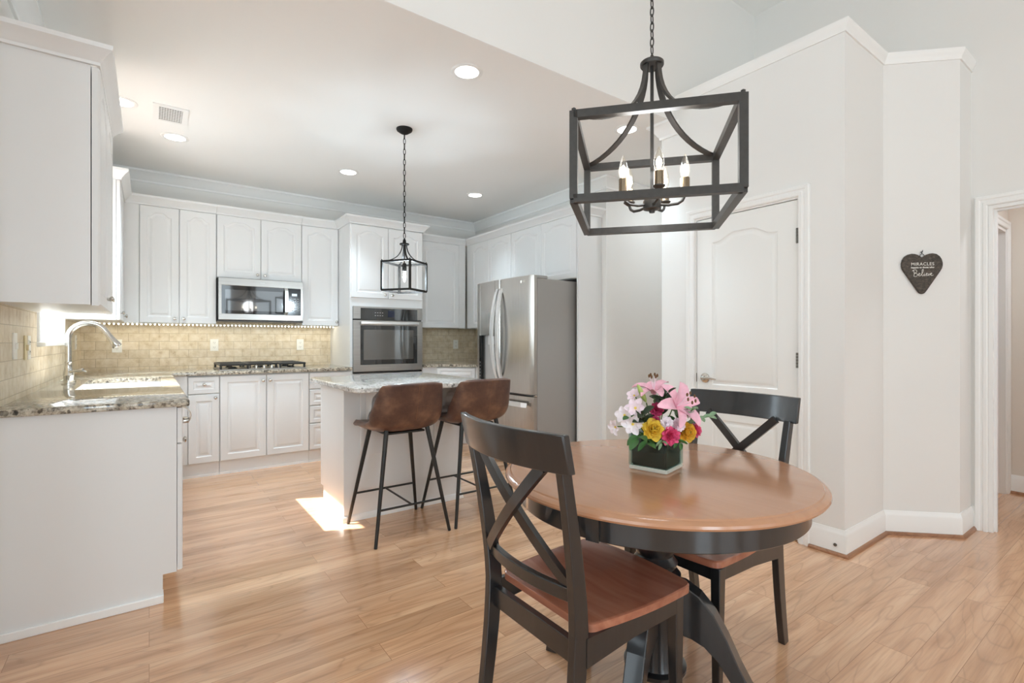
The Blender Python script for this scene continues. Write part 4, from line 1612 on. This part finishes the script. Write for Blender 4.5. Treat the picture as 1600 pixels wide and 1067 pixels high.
curved_rail('top_rail', .858, .957, .238, .046, .022)
curved_rail('lower_rail', .515, .553, .186, .026, .022)
# crossing slats
for s_, dx in ((1, .007), (-1, -.007)):
    m = MB()
    pth = []
    for k in range(13):
        t = k / 12
        z = .548 + (.864 - .548) * t
        y = s_ * (-.178 + .33 * t)
        off = -.030 * (1 - (y / .2) ** 2)
        pth.append((postx(z) + off + dx, y, z))
    m.bar(pth, (1, 0, 0), .016, .031)
    o = m.build('cross_slat', BLACKW, ch, True, True, angle=40)
# aprons
m = MB(); m.box(-.222, -.200, -.180, .180, .352, .412, .002); m.build('apron', BLACKW, ch, False, True)
m = MB(); m.box(.178, .196, -.174, .174, .365, .424, .002); m.build('apron', BLACKW, ch, False, True)
for sy in (-1, 1):
    m = MB()
    a, b = sy * .198 - .009, sy * .198 + .009
    m.prism([(-.20, .425), (-.20, .350), (-.02, .368), (.168, .372), (.168, .425)], lambda p: Vector((p[0], a, p[1])), lambda p: Vector((p[0], b, p[1])))
    m.build('apron', BLACKW, ch, False, True)
# scooped seat
m = MB()
n = 22
def seat_out(r):
    pts = []
    hw = lambda x: .205 + .016 * (x + .2) / .42
    k = 7
    for cx, cy, a0 in ((.235 - r, -.220 + r, -90), (.235 - r, .220 - r, 0), (-.185 + r, .200 - r, 90), (-.185 + r, -.200 + r, 180)):
        for i in range(k):
            a = R(a0 + 90 * i / (k - 1))
            pts.append((cx + r * math.cos(a), cy + r * math.sin(a)))
    # subdivide long sides
    out = []
    for i, p in enumerate(pts):
        q = pts[(i + 1) % len(pts)]
        out.append(p)
        d = math.hypot(q[0] - p[0], q[1] - p[1])
        if d > .05:
            for j in range(1, 9):
                u_ = j / 9
                bx = p[0] + (q[0] - p[0]) * u_
                by = p[1] + (q[1] - p[1]) * u_
                if abs(p[0] - q[0]) < .02 and p[0] > 0:      # front edge bows forward
                    bx += .014 * math.sin(PI * u_)
                if abs(p[0] - q[0]) > .02:                       # sides bow out
                    by += (.010 if by > 0 else -.010) * math.sin(PI * u_)
                out.append((bx, by))
    return out
so = seat_out(.035)
cxm = sum(p[0] for p in so) / len(so)
def dish(x, y):
    g = math.exp(-((x + .03) ** 2) / .022) * (math.exp(-((abs(y) - .09) ** 2) / .010))
    return -.010 * g
rings = [[Vector((p[0], p[1], .426)) for p in so], [Vector((p[0], p[1], .446)) for p in so]]
for sc_ in (.985, .95, .88, .78, .66, .52, .36, .18):
    rings.append([Vector((cxm + (p[0] - cxm) * sc_, p[1] * sc_, .450 + dish(cxm + (p[0] - cxm) * sc_, p[1] * sc_))) for p in so])
m.loops(rings, True, True, True)
m.build('seat', SEATW, ch, True, True, angle=40)
ch.location = (1.094, 1.114, 0)
ch.rotation_euler = (0, 0, R(0))
ch['label'] = 'nearer black cross-back dining chair with cherry seat, left of the table'
dup(ch, (1.742, 1.146, 0), PI, 'black cross-back dining chair between the table and the pantry door')

# ------------------------------------------------------------------ vase and flowers
VC = Vector((1.412, 1.098, ZTB))
VA = R(14)
vd, ve = Vector((math.cos(VA), math.sin(VA), 0)), Vector((-math.sin(VA), math.cos(VA), 0))
vase = thing('glass_vase', 'square clear glass vase holding dark green water and bouquet', 'vase', VC)


def vbox(m, h, z0, z1, bev=.0):
    r = bmesh.ops.create_cube(m.bm, size=1.0)
    vs = r['verts']
    for v in vs:
        v.co = VC + vd * v.co.x * 2 * h + ve * v.co.y * 2 * h + Vector((0, 0, (z0 + z1) / 2 + v.co.z * (z1 - z0)))
    if bev:
        bmesh.ops.bevel(m.bm, geom=list({e for v in vs for e in v.link_edges}), offset=bev, segments=2, affect='EDGES')


HV = .068
m = MB(); vbox(m, HV, .0005, .014, .003); m.build('glass_base', simple('thick_glass_base', 'D5D6CC', .05, 0, .8, coat=.5), vase)
m = MB()
sq = lambda h, z: [VC + vd * a * h + ve * b * h + Vector((0, 0, z)) for a, b in ((-1, -1), (1, -1), (1, 1), (-1, 1))]
m.loops([sq(HV, .014), sq(HV, .130), sq(HV - .005, .130), sq(HV - .005, .014)], True, False, False)
m.build('glass_wall', VASEG, vase)
m = MB(); vbox(m, HV - .0065, .0145, .120, .004); m.build('dark_liner', VASEW, vase)

PINK = simple('lily_pink', 'EDB6C6', .5, noise=.18, nscale=30)
PALEPINK = simple('pale_pink_petal', 'F9E6EE', .55, noise=.08, nscale=40)
WHITEPINK = simple('blush_petal', 'FBF1F5', .55, noise=.07, nscale=40)
HOT = simple('hot_pink_petal', 'E65C88', .55, noise=.2, nscale=60)
MAG = simple('magenta_petal', 'C23F6C', .55, noise=.2, nscale=60)
YEL = simple('yellow_petal', 'F6D95C', .5, noise=.12, nscale=40)
YELD = simple('golden_petal', 'EDC34A', .5, noise=.14, nscale=40)
LEAF = simple('leaf_green', '3F6B35', .45, noise=.25, nscale=25)
LEAFV = simple('variegated_leaf', '7F9C78', .5, noise=.3, nscale=60)
STEM = simple('stem_green', '56793E', .5)
BUDG = simple('bud_green', 'A9BE6B', .45, noise=.2, nscale=30)
ANTH = simple('brown_anther', '6B4A2C', .8)
DARKL = simple('dark_leaf', '24381F', .5, noise=.2, nscale=25)


def look(d):
    """rotation taking +Z to d"""
    return Vector(d).normalized().to_track_quat('Z', 'Y').to_matrix().to_4x4()


def petal(m, mtx, length, width, curl, cup=.25, base=.18, n=7, thick=.0009, twist=0):
    """petal grows from the origin along +X and curls with +Z"""
    rings_t, rings_b = [], []
    for i in range(n + 1):
        t = i / n
        w = width * (base + (1 - base) * math.sin(PI * min(1, t * .92 + .06)) ** .75) * (1 if t < .96 else .55)
        ang = curl[0] + (curl[1] - curl[0]) * t
        if i == 0:
            x, z = 0.0, 0.0
        else:
            x += length / n * math.cos(ang)
            z += length / n * math.sin(ang)
        row = []
        for s_ in (-1, -.5, 0, .5, 1):
            row.append((x - math.sin(ang) * cup * w * s_ * s_ * -1 * -1, s_ * w / 2, z + math.cos(ang) * cup * w * s_ * s_))
        rings_t.append(row)
    vt = [[m.bm.verts.new(mtx @ Vector(p)) for p in r] for r in rings_t]
    vb = [[m.bm.verts.new(mtx @ (Vector(p) - Vector((0, 0, thick)))) for p in r] for r in rings_t]
    for i in range(n):
        for j in range(4):
            m.bm.faces.new((vt[i][j], vt[i][j + 1], vt[i + 1][j + 1], vt[i + 1][j]))
            m.bm.faces.new((vb[i][j + 1], vb[i][j], vb[i + 1][j], vb[i + 1][j + 1]))
        m.bm.faces.new((vt[i][0], vt[i + 1][0], vb[i + 1][0], vb[i][0]))
        m.bm.faces.new((vt[i + 1][4], vt[i][4], vb[i][4], vb[i + 1][4]))
    m.bm.faces.new([v for v in vt[0]] + [v for v in reversed(vb[0])])
    m.bm.faces.new([v for v in reversed(vt[n])] + [v for v in vb[n]])


CR = Vector((.8088, -.588, 0)); CF = Vector((.588, .8088, 0))


def fpos(a, b, z):
    """bouquet point: a to the picture's right, b towards the camera, z above the table"""
    return VC + CR * a - CF * b + Vector((0, 0, z))


def flower(kind, name, label, p, d, size, mat, group='flowers in the glass vase'):
    p = Vector(p)
    fl = thing(name, label, 'flower', p, group)
    M0 = Matrix.Translation(p) @ look(d)
    foot = VC + Vector(((p.x - VC.x) * .35, (p.y - VC.y) * .35, .120))
    foot.x = max(min(foot.x, VC.x + .05), VC.x - .05); foot.y = max(min(foot.y, VC.y + .05), VC.y - .05)
    s_ = MB()
    mid = (p + foot) / 2 + Vector((0, 0, .012))
    s_.tube([foot, mid, p - Vector(d).normalized() * size * .15], .0022, 6)
    s_.build('stem', STEM, fl, True)
    if kind == 'lily':
        for k in range(6):
            m = MB()
            rot = Matrix.Rotation(2 * PI * k / 6 + (.0 if k % 2 else .08), 4, 'Z')
            petal(m, M0 @ rot, size * (1 if k % 2 else .95), size * (.40 if k % 2 else .33), (1.15, -.35 - .25 * random.random()), .22, .3)
            m.build('petal', mat, fl, True, angle=60)
        for k in range(6):
            m = MB()
            a = 2 * PI * k / 6 + .3
            tip = M0 @ Vector((math.cos(a) * size * .16, math.sin(a) * size * .16, size * .78))
            m.tube([M0 @ Vector((0, 0, size * .05)), M0 @ Vector((math.cos(a) * size * .06, math.sin(a) * size * .06, size * .45)), tip], .0009, 5)
            q = m.build('filament', PALEPINK, fl, True)
            m = MB(); m.sphere(tip, .0035, 1, 1, 1.8, 8, 6); m.build('anther', ANTH, q, True)
    elif kind == 'rose':
        for ring, (nn, ln, wd, c0, c1) in enumerate(((3, .55, .62, 1.45, 1.75), (4, .70, .75, 1.30, 1.55), (5, .82, .82, 1.0, 1.25), (6, .88, .85, .62, .85), (6, .86, .85, .25, .35))):
            for k in range(nn):
                m = MB()
                rot = Matrix.Rotation(2 * PI * k / nn + ring * .7, 4, 'Z') @ Matrix.Translation((size * .03 * ring, 0, -size * .05 * ring))
                petal(m, M0 @ rot, size * ln, size * wd, (c0, c1), .35, .45, 6)
                m.build('petal', mat, fl, True, angle=60)
    elif kind == 'carnation':
        for ring, (nn, ln, tilt) in enumerate(((5, .5, 1.35), (8, .62, 1.0), (10, .68, .6), (11, .68, .2), (10, .6, -.2))):
            for k in range(nn):
                m = MB()
                rot = Matrix.Rotation(2 * PI * k / nn + ring * .5 + random.uniform(-.15, .15), 4, 'Z')
                petal(m, M0 @ rot, size * ln, size * .42, (tilt + random.uniform(-.1, .1), tilt + random.uniform(-.35, .35)), random.uniform(-.3, .5), .3, 5)
                m.build('petal', mat, fl, True, angle=60)
    elif kind == 'open':
        for k in range(6):
            m = MB()
            rot = Matrix.Rotation(2 * PI * k / 6 + random.uniform(-.1, .1), 4, 'Z')
            petal(m, M0 @ rot, size * (.95 if k % 2 else .85), size * .62, (.75, .15), .25, .3, 6)
            m.build('petal', mat, fl, True, angle=60)
        m = MB(); m.sphere(M0 @ Vector((0, 0, size * .15)), size * .10, 1, 1, 1, 8, 6); m.build('centre', YEL, fl, True)
    elif kind == 'bud':
        m = MB()
        rings = [[M0 @ Vector((r * size * math.cos(2 * PI * k / 10), r * size * math.sin(2 * PI * k / 10), h * size)) for k in range(10)] for r, h in ((.03, -.1), (.10, .05), (.14, .3), (.13, .6), (.08, .9), (.02, 1.02))]
        m.loops(rings, True, True, True); m.build('bud', mat, fl, True)
    return fl


F_ = lambda a, b, z: -CF * b + CR * a + Vector((0, 0, z))
flower('lily', 'pink_lily', 'open pink lily standing highest, brown stamens showing', fpos(-.010, .012, .255), F_(-.12, .25, 1), .085, PINK)
flower('lily', 'pink_lily', 'large pink lily with long drooping petals right of the tallest one', fpos(.050, .050, .215), F_(.35, .75, .45), .105, PINK)
flower('bud', 'lily_bud', 'closed green lily bud pointing up at the left of the lilies', fpos(-.045, .03, .235), F_(-.55, .3, 1), .065, BUDG)
flower('rose', 'yellow_rose', 'bright yellow rose hanging over the left vase corner', fpos(-.034, .085, .145), F_(-.05, 1, .38), .043, YEL)
flower('rose', 'yellow_rose', 'deeper golden rose at the right edge of the vase', fpos(.080, .070, .135), F_(.3, 1, .15), .038, YELD)
flower('carnation', 'pink_carnation', 'hot pink carnation at the front centre over the rim', fpos(.018, .090, .128), F_(.1, 1, .1), .052, HOT)
flower('carnation', 'pink_carnation', 'hot pink carnation at the far right below the leaves', fpos(.118, .035, .135), F_(.7, .7, .0), .040, HOT)
flower('carnation', 'pink_carnation', 'dark magenta carnation deep between the lilies', fpos(-.012, .045, .205), F_(-.1, .9, .5), .038, MAG)
flower('carnation', 'pink_carnation', 'small magenta carnation above the bright yellow rose', fpos(-.022, .072, .175), F_(-.1, .9, .4), .022, MAG)
flower('carnation', 'white_carnation', 'round blush white carnation above the hot pink one', fpos(.010, .085, .168), F_(.0, 1, .3), .034, WHITEPINK)
flower('carnation', 'white_carnation', 'round pale pink carnation between white one and golden rose', fpos(.048, .082, .160), F_(.2, 1, .25), .036, PALEPINK)
flower('open', 'white_blossom', 'white blossom flushed pink under the lily bud', fpos(-.080, .040, .210), F_(-.4, .9, .3), .042, PALEPINK)
flower('open', 'white_blossom', 'white blossom at the left beside a round leaf', fpos(-.112, .030, .185), F_(-.7, .6, .2), .040, WHITEPINK)
flower('open', 'white_blossom', 'large white blossom low on the left side', fpos(-.092, .055, .160), F_(-.45, .9, .0), .044, WHITEPINK)
flower('open', 'white_blossom', 'outermost small white blossom at the lower left', fpos(-.142, .025, .145), F_(-.9, .5, -.1), .034, WHITEPINK)
flower('open', 'white_blossom', 'pale blossom behind the leaves at the right', fpos(.092, .030, .195), F_(.5, .7, .4), .034, PALEPINK)
flower('open', 'white_blossom', 'pale blossom at the upper left behind the lily bud', fpos(-.070, -.01, .245), F_(-.6, .4, .6), .034, PALEPINK)


def sprig(label, p, d, n, ln, wd, mat, spread=.05, foot_z=.120):
    p = Vector(p)
    sg = thing('leaf_sprig', label, 'leaves', p, 'leaf sprigs in the vase')
    foot = VC + Vector(((p.x - VC.x) * .3, (p.y - VC.y) * .3, foot_z))
    d = Vector(d).normalized()
    end = p + d * spread
    m = MB(); m.tube([foot, (foot + p) / 2 + Vector((0, 0, .006)), p, end], .0015, 6); m.build('stem', STEM, sg, True)
    for k in range(n):
        t = k / max(1, n - 1)
        q = p + d * spread * t
        a = k * 2.4
        side = Vector((math.cos(a), math.sin(a), math.sin(a * 1.7) * .5)) + d * .8
        side.normalize()
        X = side
        Z = Vector((0, 0, 1)) + CF * -.6
        Z = (Z - X * Z.dot(X)).normalized()
        Y = Z.cross(X)
        M = Matrix(((X.x, Y.x, Z.x, q.x), (X.y, Y.y, Z.y, q.y), (X.z, Y.z, Z.z, q.z), (0, 0, 0, 1)))
        m = MB(); petal(m, M, ln, wd, (.25, -.4), .15, .1, 6); m.build('leaf', mat, sg, True, angle=60)
    return sg


sprig('large dark green leaves hanging over the left vase edge', fpos(-.072, .070, .130), F_(-.5, .7, -.5), 5, .055, .026, LEAF, .03)
sprig('pointed green leaves hanging down the vase left corner', fpos(-.055, .085, .118), F_(-.2, .8, -.8), 3, .045, .018, LEAF, .02)
sprig('dark leaves in the gap left of the yellow rose', fpos(-.055, .055, .165), F_(-.2, .6, .5), 6, .045, .028, DARKL, .05)
sprig('variegated leaf sprig reaching out at the right', fpos(.105, .045, .170), F_(.8, .3, .25), 9, .034, .016, LEAFV, .06)
sprig('variegated leaf sprig at the right above the golden rose', fpos(.082, .055, .185), F_(.3, .6, .6), 8, .026, .013, LEAFV, .045)
sprig('small fern leaves hanging over the rim below the yellow rose', fpos(-.008, .098, .118), F_(-.3, .7, -.6), 5, .030, .009, LEAFV, .02)
sprig('green leaves under the hot pink carnation', fpos(.045, .092, .114), F_(.2, .8, -.4), 5, .032, .012, LEAF, .02)
sprig('dark narrow leaf standing between the two lilies', fpos(.012, .060, .225), F_(.05, .3, 1), 3, .048, .016, DARKL, .03)
sprig('round green leaf among the white blossoms at the left', fpos(-.108, .055, .182), F_(-.2, .9, .2), 2, .024, .018, LEAF, .008)
sprig('dark green filler leaves at the back of the bouquet', fpos(.02, -.02, .18), F_(.1, -.1, 1), 9, .05, .028, DARKL, .06)
sprig('green filler leaves inside the bouquet right of centre', fpos(.06, .03, .16), F_(.2, .2, .8), 8, .042, .022, LEAF, .04)


# ------------------------------------------------------------------ lantern lights
def chain(m, x, y, z0, z1, r=.010, h=.034, w=.0022):
    n = max(1, int(round((z1 - z0) / (h * .78))))
    st_ = (z1 - z0) / n
    for k in range(n):
        zc = z0 + st_ * (k + .5)
        hh = st_ * .5 + .0035
        pth = []
        ax = Vector((.8, -.6, 0)) if k % 2 else Vector((.6, .8, 0))
        for i in range(12):
            a = 2 * PI * i / 12
            pth.append(Vector((x, y, zc)) + ax * r * .62 * math.cos(a) + Vector((0, 0, hh * math.sin(a))))
        m.ring_tube(pth, w, 6)


def square_frame(parent, name, half, z, bw, local=True, mat=None):
    m = MB()
    h = half
    for s_ in (-1, 1):
        m.box(-h, h, s_ * h - bw / 2, s_ * h + bw / 2, z - bw / 2, z + bw / 2)
        m.box(s_ * h - bw / 2, s_ * h + bw / 2, -h, h, z - bw / 2, z + bw / 2)
    return m.build(name, mat or BRONZE, parent, False, local)


def scroll_arm(m, ang, r0, z0, r1, z1, side, w, t):
    d = Vector((math.cos(ang), math.sin(ang), 0))
    pts = []
    for k in range(15):
        s_ = k / 14
        # drops steeply from the hub, then sweeps outward
        r = r0 + (r1 - r0) * (s_ ** 1.9)
        z = z0 + (z1 - z0) * (1 - (1 - s_) ** 1.75)
        pts.append(d * r + Vector((0, 0, z)))
    m.bar(pts, (-d.y, d.x, 0), w, t)


def bulb(parent, x, y, z, up=1, s=1.0, glow=True):
    m = MB()
    prof = [(.0085, 0), (.0125, .008), (.0155, .020), (.0150, .034), (.0115, .050), (.0065, .064), (.0025, .072), (.0004, .0745)]
    m.lathe([(r * s, up * h * s) for r, h in prof], (x, y, z), 16)
    g = m.build('bulb', BULBG, parent, True, True)
    m = MB()
    m.lathe([(.001, up * .006 * s), (.006 * s, up * .012 * s), (.0095 * s, up * .022 * s), (.008 * s, up * .034 * s), (.001, up * .044 * s)], (x, y, z), 10)
    m.build('filament', GLOWBULB, g, True, True)
    return g


CHC = (1.407, 1.111)
chd = thing('chandelier', 'dark square lantern chandelier with five lit candle bulbs above the table', 'chandelier', (CHC[0], CHC[1], 0))
H_, BW = .243, .0245
ZB_, ZTp = 1.618, 1.878
square_frame(chd, 'lower_frame', H_, ZB_, BW)
square_frame(chd, 'upper_frame', H_, ZTp, BW)
for sx in (-1, 1):
    for sy in (-1, 1):
        m = MB()
        m.box(sx * H_ - BW / 2, sx * H_ + BW / 2, sy * H_ - BW / 2, sy * H_ + BW / 2, ZB_, ZTp + .0105)
        m.lathe([(.008, 0), (.008, .004), (.006, .006), (.007, .010), (.001, .014)], (sx * (H_ - .0), sy * (H_ - .0), ZTp + .0105), 10)
        m.build('corner_post', BRONZE, chd, False, True)
        m = MB()
        scroll_arm(m, math.atan2(sy, sx), .029, 2.130, H_ * 1.414 - .01, ZTp + .006, None, .020, .008)
        m.build('scroll_arm', BRONZE, chd, True, True, angle=50)
m = MB(); m.lathe([(.001, 2.128), (.038, 2.128), (.040, 2.131), (.040, 2.140), (.037, 2.143), (.012, 2.145), (.008, 2.147), (.0085, 2.158), (.005, 2.166), (.001, 2.174)], (0, 0, 0), 28); m.build('hub', BRONZE, chd, True, True)
m = MB(); m.tube([(0, 0, 1.66), (0, 0, 2.13)], .0062, 10); m.build('centre_rod', BRONZE, chd, True, True)
m = MB(); m.lathe([(.001, 1.622), (.009, 1.622), (.011, 1.630), (.030, 1.634), (.030, 1.662), (.026, 1.668), (.008, 1.670), (.001, 1.672)], (0, 0, 0), 24); m.build('cluster_hub', BRONZE, chd, True, True)
m = MB(); chain(m, 0, 0, 2.172, ZV - .03); m.build('chain', BRONZE, chd, True, True)
m = MB(); m.lathe([(.001, ZV - .035), (.05, ZV - .03), (.06, ZV - .012), (.062, ZV - .001), (.001, ZV - .001)], (0, 0, 0), 24); m.build('canopy', BRONZE, chd, True, True)
CROT = R(-49.5)
for k in range(5):
    a = R(-142 + 12 + 72 * k) - CROT
    d = Vector((math.cos(a), math.sin(a), 0))
    rr = .108
    m = MB()
    m.tube([d * .022 + Vector((0, 0, 1.648)), d * .055 + Vector((0, 0, 1.643)), d * .085 + Vector((0, 0, 1.645)), d * .100 + Vector((0, 0, 1.654)), d * rr + Vector((0, 0, 1.672))], .005, 8)
    m.lathe([(.004, 1.668), (.010, 1.672), (.020, 1.680), (.0205, 1.683), (.001, 1.683)], (d.x * rr, d.y * rr, 0), 18)
    am = m.build('candle_arm', BRONZE, chd, True, True)
    m = MB(); m.lathe([(.0155, 1.683), (.0155, 1.729), (.013, 1.731), (.001, 1.731)], (d.x * rr, d.y * rr, 0), 18); m.build('candle_sleeve', SLEEVE, am, True, True)
    bulb(am, d.x * rr, d.y * rr, 1.730, 1, 1.08)
chd.rotation_euler = (0, 0, CROT)
lamp('chandelier_lamp', 'POINT', (CHC[0], CHC[1], 1.77), 4, (.88, .92, .95), radius=.10)

PENDM = simple('oil_rubbed_bronze', '1D1A18', 0.6, 0.0, .25)
pd = thing('pendant_lantern', 'small dark cage pendant lantern hanging over the island', 'pendant light', (1.546, 3.495, 0))
H2, B2 = .118, .014
square_frame(pd, 'lower_frame', H2, 1.552, B2, mat=PENDM)
square_frame(pd, 'upper_frame', H2, 1.762, B2, mat=PENDM)
for sx in (-1, 1):
    for sy in (-1, 1):
        m = MB()
        m.box(sx * H2 - B2 / 2, sx * H2 + B2 / 2, sy * H2 - B2 / 2, sy * H2 + B2 / 2, 1.552, 1.768)
        m.lathe([(.004, 0), (.005, .004), (.001, .012)], (sx * H2, sy * H2, 1.768), 8)
        m.build('corner_post', PENDM, pd, False, True)
        m = MB()
        scroll_arm(m, math.atan2(sy, sx), .016, 1.900, H2 * 1.414 - .004, 1.766, None, .012, .006)
        m.build('scroll_arm', PENDM, pd, True, True, angle=50)
m = MB(); m.lathe([(.001, 1.896), (.034, 1.896), (.036, 1.900), (.034, 1.906), (.014, 1.910), (.011, 1.930), (.004, 1.945), (.001, 1.946)], (0, 0, 0), 24); m.build('hub', PENDM, pd, True, True)
m = MB(); m.tube([(0, 0, 1.755), (0, 0, 1.90)], .0045, 8); m.build('centre_rod', PENDM, pd, True, True)
m = MB(); m.lathe([(.001, 1.762), (.012, 1.758), (.0165, 1.748), (.0165, 1.698), (.001, 1.698)], (0, 0, 0), 16); sk_ = m.build('socket', PENDM, pd, True, True)
bulb(sk_, 0, 0, 1.698, -1, 1.1)
m = MB(); chain(m, 0, 0, 1.945, ZC - .035, .013, .05, .0026); m.build('chain', PENDM, pd, True, True)
m = MB(); m.lathe([(.001, ZC - .042), (.012, ZC - .042), (.030, ZC - .034), (.056, ZC - .016), (.060, ZC - .006), (.060, ZC - .001), (.001, ZC - .001)], (0, 0, 0), 28); m.build('canopy', PENDM, pd, True, True)
pd.rotation_euler = (0, 0, R(-36 - 19.5))
lamp('pendant_lamp', 'POINT', (1.546, 3.495, 1.65), 25, (.73, .885, 1.0), radius=.05)

# ------------------------------------------------------------------ heart sign on the angled wall
hd = Vector((1, -1, 0)).normalized(); hn = Vector((-1, -1, 0)).normalized()
HB = Vector((3.7855, .9885, 1.585)) 
tpar = ((HB - Vector((3.64, YQ, 0))).dot(hd))
HB = Vector((3.64, YQ, 0)) + hd * tpar + hn * .001 + Vector((0, 0, 1.585))
hs = thing('heart_sign', 'dark wooden heart sign with white lettering on the angled wall', 'wall sign', HB)
half = [(0, 300), (22, 285), (60, 258), (100, 243), (145, 238), (195, 250), (240, 284), (268, 330), (282, 385), (281, 430), (270, 472), (248, 515), (60, 812), (38, 842), (18, 855)]
hp = [((x) * .000393, (545 - y) * .000393) for x, y in half] + [(0, (545 - 859) * .000393)] + [(-(x) * .000393, (545 - y) * .000393) for x, y in reversed(half[1:])]
mpf = lambda p, n: HB + hd * p[0] + Vector((0, 0, p[1])) + hn * n
m = MB()
m.loops([[mpf(p, 0) for p in hp], [mpf(p, .012) for p in hp], [mpf((p[0] * .965, p[1] * .965), .015) for p in hp]], True, True, True)
m.build('board', HEARTW, hs)
m = MB()
m.ring_tube([mpf((.011 * math.cos(2 * PI * k / 16), .107 + .011 * math.sin(2 * PI * k / 16)), .010) for k in range(16)], .0018, 6)
m.build('hanging_ring', BLACKM, hs, True)
m = MB()
m.tube([mpf((0, .118), .010), mpf((-.004, .128), .012), mpf((.002, .135), .010), mpf((.006, .141), .006)], .0022, 6)
m.tube([mpf((0, .130), .0), mpf((0, .130), .014)], .003, 6)
m.build('nail', BLACKM, hs, True)


def hb(y):
    return basis(mpf((0, y), .0152), hd, (0, 0, 1))


text_mesh('lettering', 'MIRACLES', .0262, LETTER, hs, hb(.056), .0004, 0, .0, 1.10)
text_mesh('lettering', 'happen to those who', .0148, LETTER, hs, hb(.036), .0004, 0, .0003, .98)
# the script word, drawn as pen strokes
strokes = [
    [(-.046, .002), (-.042, .008), (-.038, -.010), (-.040, -.026)],
    [(-.046, .004), (-.034, .010), (-.026, .004), (-.030, -.006), (-.038, -.009), (-.028, -.011), (-.023, -.019), (-.030, -.027), (-.040, -.026)],
    [(-.021, -.019), (-.014, -.016), (-.012, -.011), (-.016, -.010), (-.019, -.017), (-.016, -.024), (-.010, -.023), (-.006, -.018)],
    [(-.006, -.018), (.001, -.004), (.003, .010), (-.001, .010), (-.003, -.004), (-.003, -.020), (.001, -.025), (.006, -.018)],
    [(.006, -.018), (.008, -.012), (.007, -.021), (.010, -.024), (.014, -.018)],
    [(.008, -.005), (.0085, -.0045)],
    [(.014, -.018), (.020, -.015), (.020, -.010), (.016, -.012), (.016, -.020), (.020, -.024), (.025, -.018)],
    [(.025, -.011), (.027, -.023), (.031, -.018), (.033, -.011)],
    [(.033, -.018), (.040, -.015), (.041, -.010), (.037, -.011), (.036, -.019), (.040, -.024), (.048, -.021)],
]
m = MB()
for s_ in strokes:
    pts = []
    for i in range(len(s_) - 1):
        p0, p1, p2, p3 = s_[max(0, i - 1)], s_[i], s_[i + 1], s_[min(len(s_) - 1, i + 2)]
        for q in range(5):
            t = q / 5
            pts.append(tuple(.5 * ((2 * p1[c]) + (-p0[c] + p2[c]) * t + (2 * p0[c] - 5 * p1[c] + 4 * p2[c] - p3[c]) * t * t + (-p0[c] + 3 * p1[c] - 3 * p2[c] + p3[c]) * t ** 3) for c in (0, 1)))
    pts.append(s_[-1])
    m.tube([mpf((a * 1.2, b * 1.1 + .012), .0155) for a, b in pts], .0013, 5)
m.build('lettering', LETTER, hs, True)

# cable stub on the baseboard
cb = thing('cable_jack', 'small dark round cable jack on the white baseboard by the pantry corner', 'cable jack', (XP - .015, 1.175, .055))
m = MB(); m.lathe([(.001, .0), (.009, .0), (.009, .003), (.005, .004), (.005, .010), (.001, .010)], (XP - .0145, 1.175, .056), 14, '-X'); m.build('plate', DARKMETAL, cb, True)

# fill light added out of view to brighten the hall
lamp('hall_fill', 'AREA', (4.85, .1, 2.42), 9, (.92, .95, 1), (0, 0, 0), .3)
# unseen fill light added to lift the passage wall beyond the fridge
lamp('passage_fill', 'AREA', (4.3, 2.75, 2.74), 5, (.86, .94, 1.0), (0, 0, 0), .3)
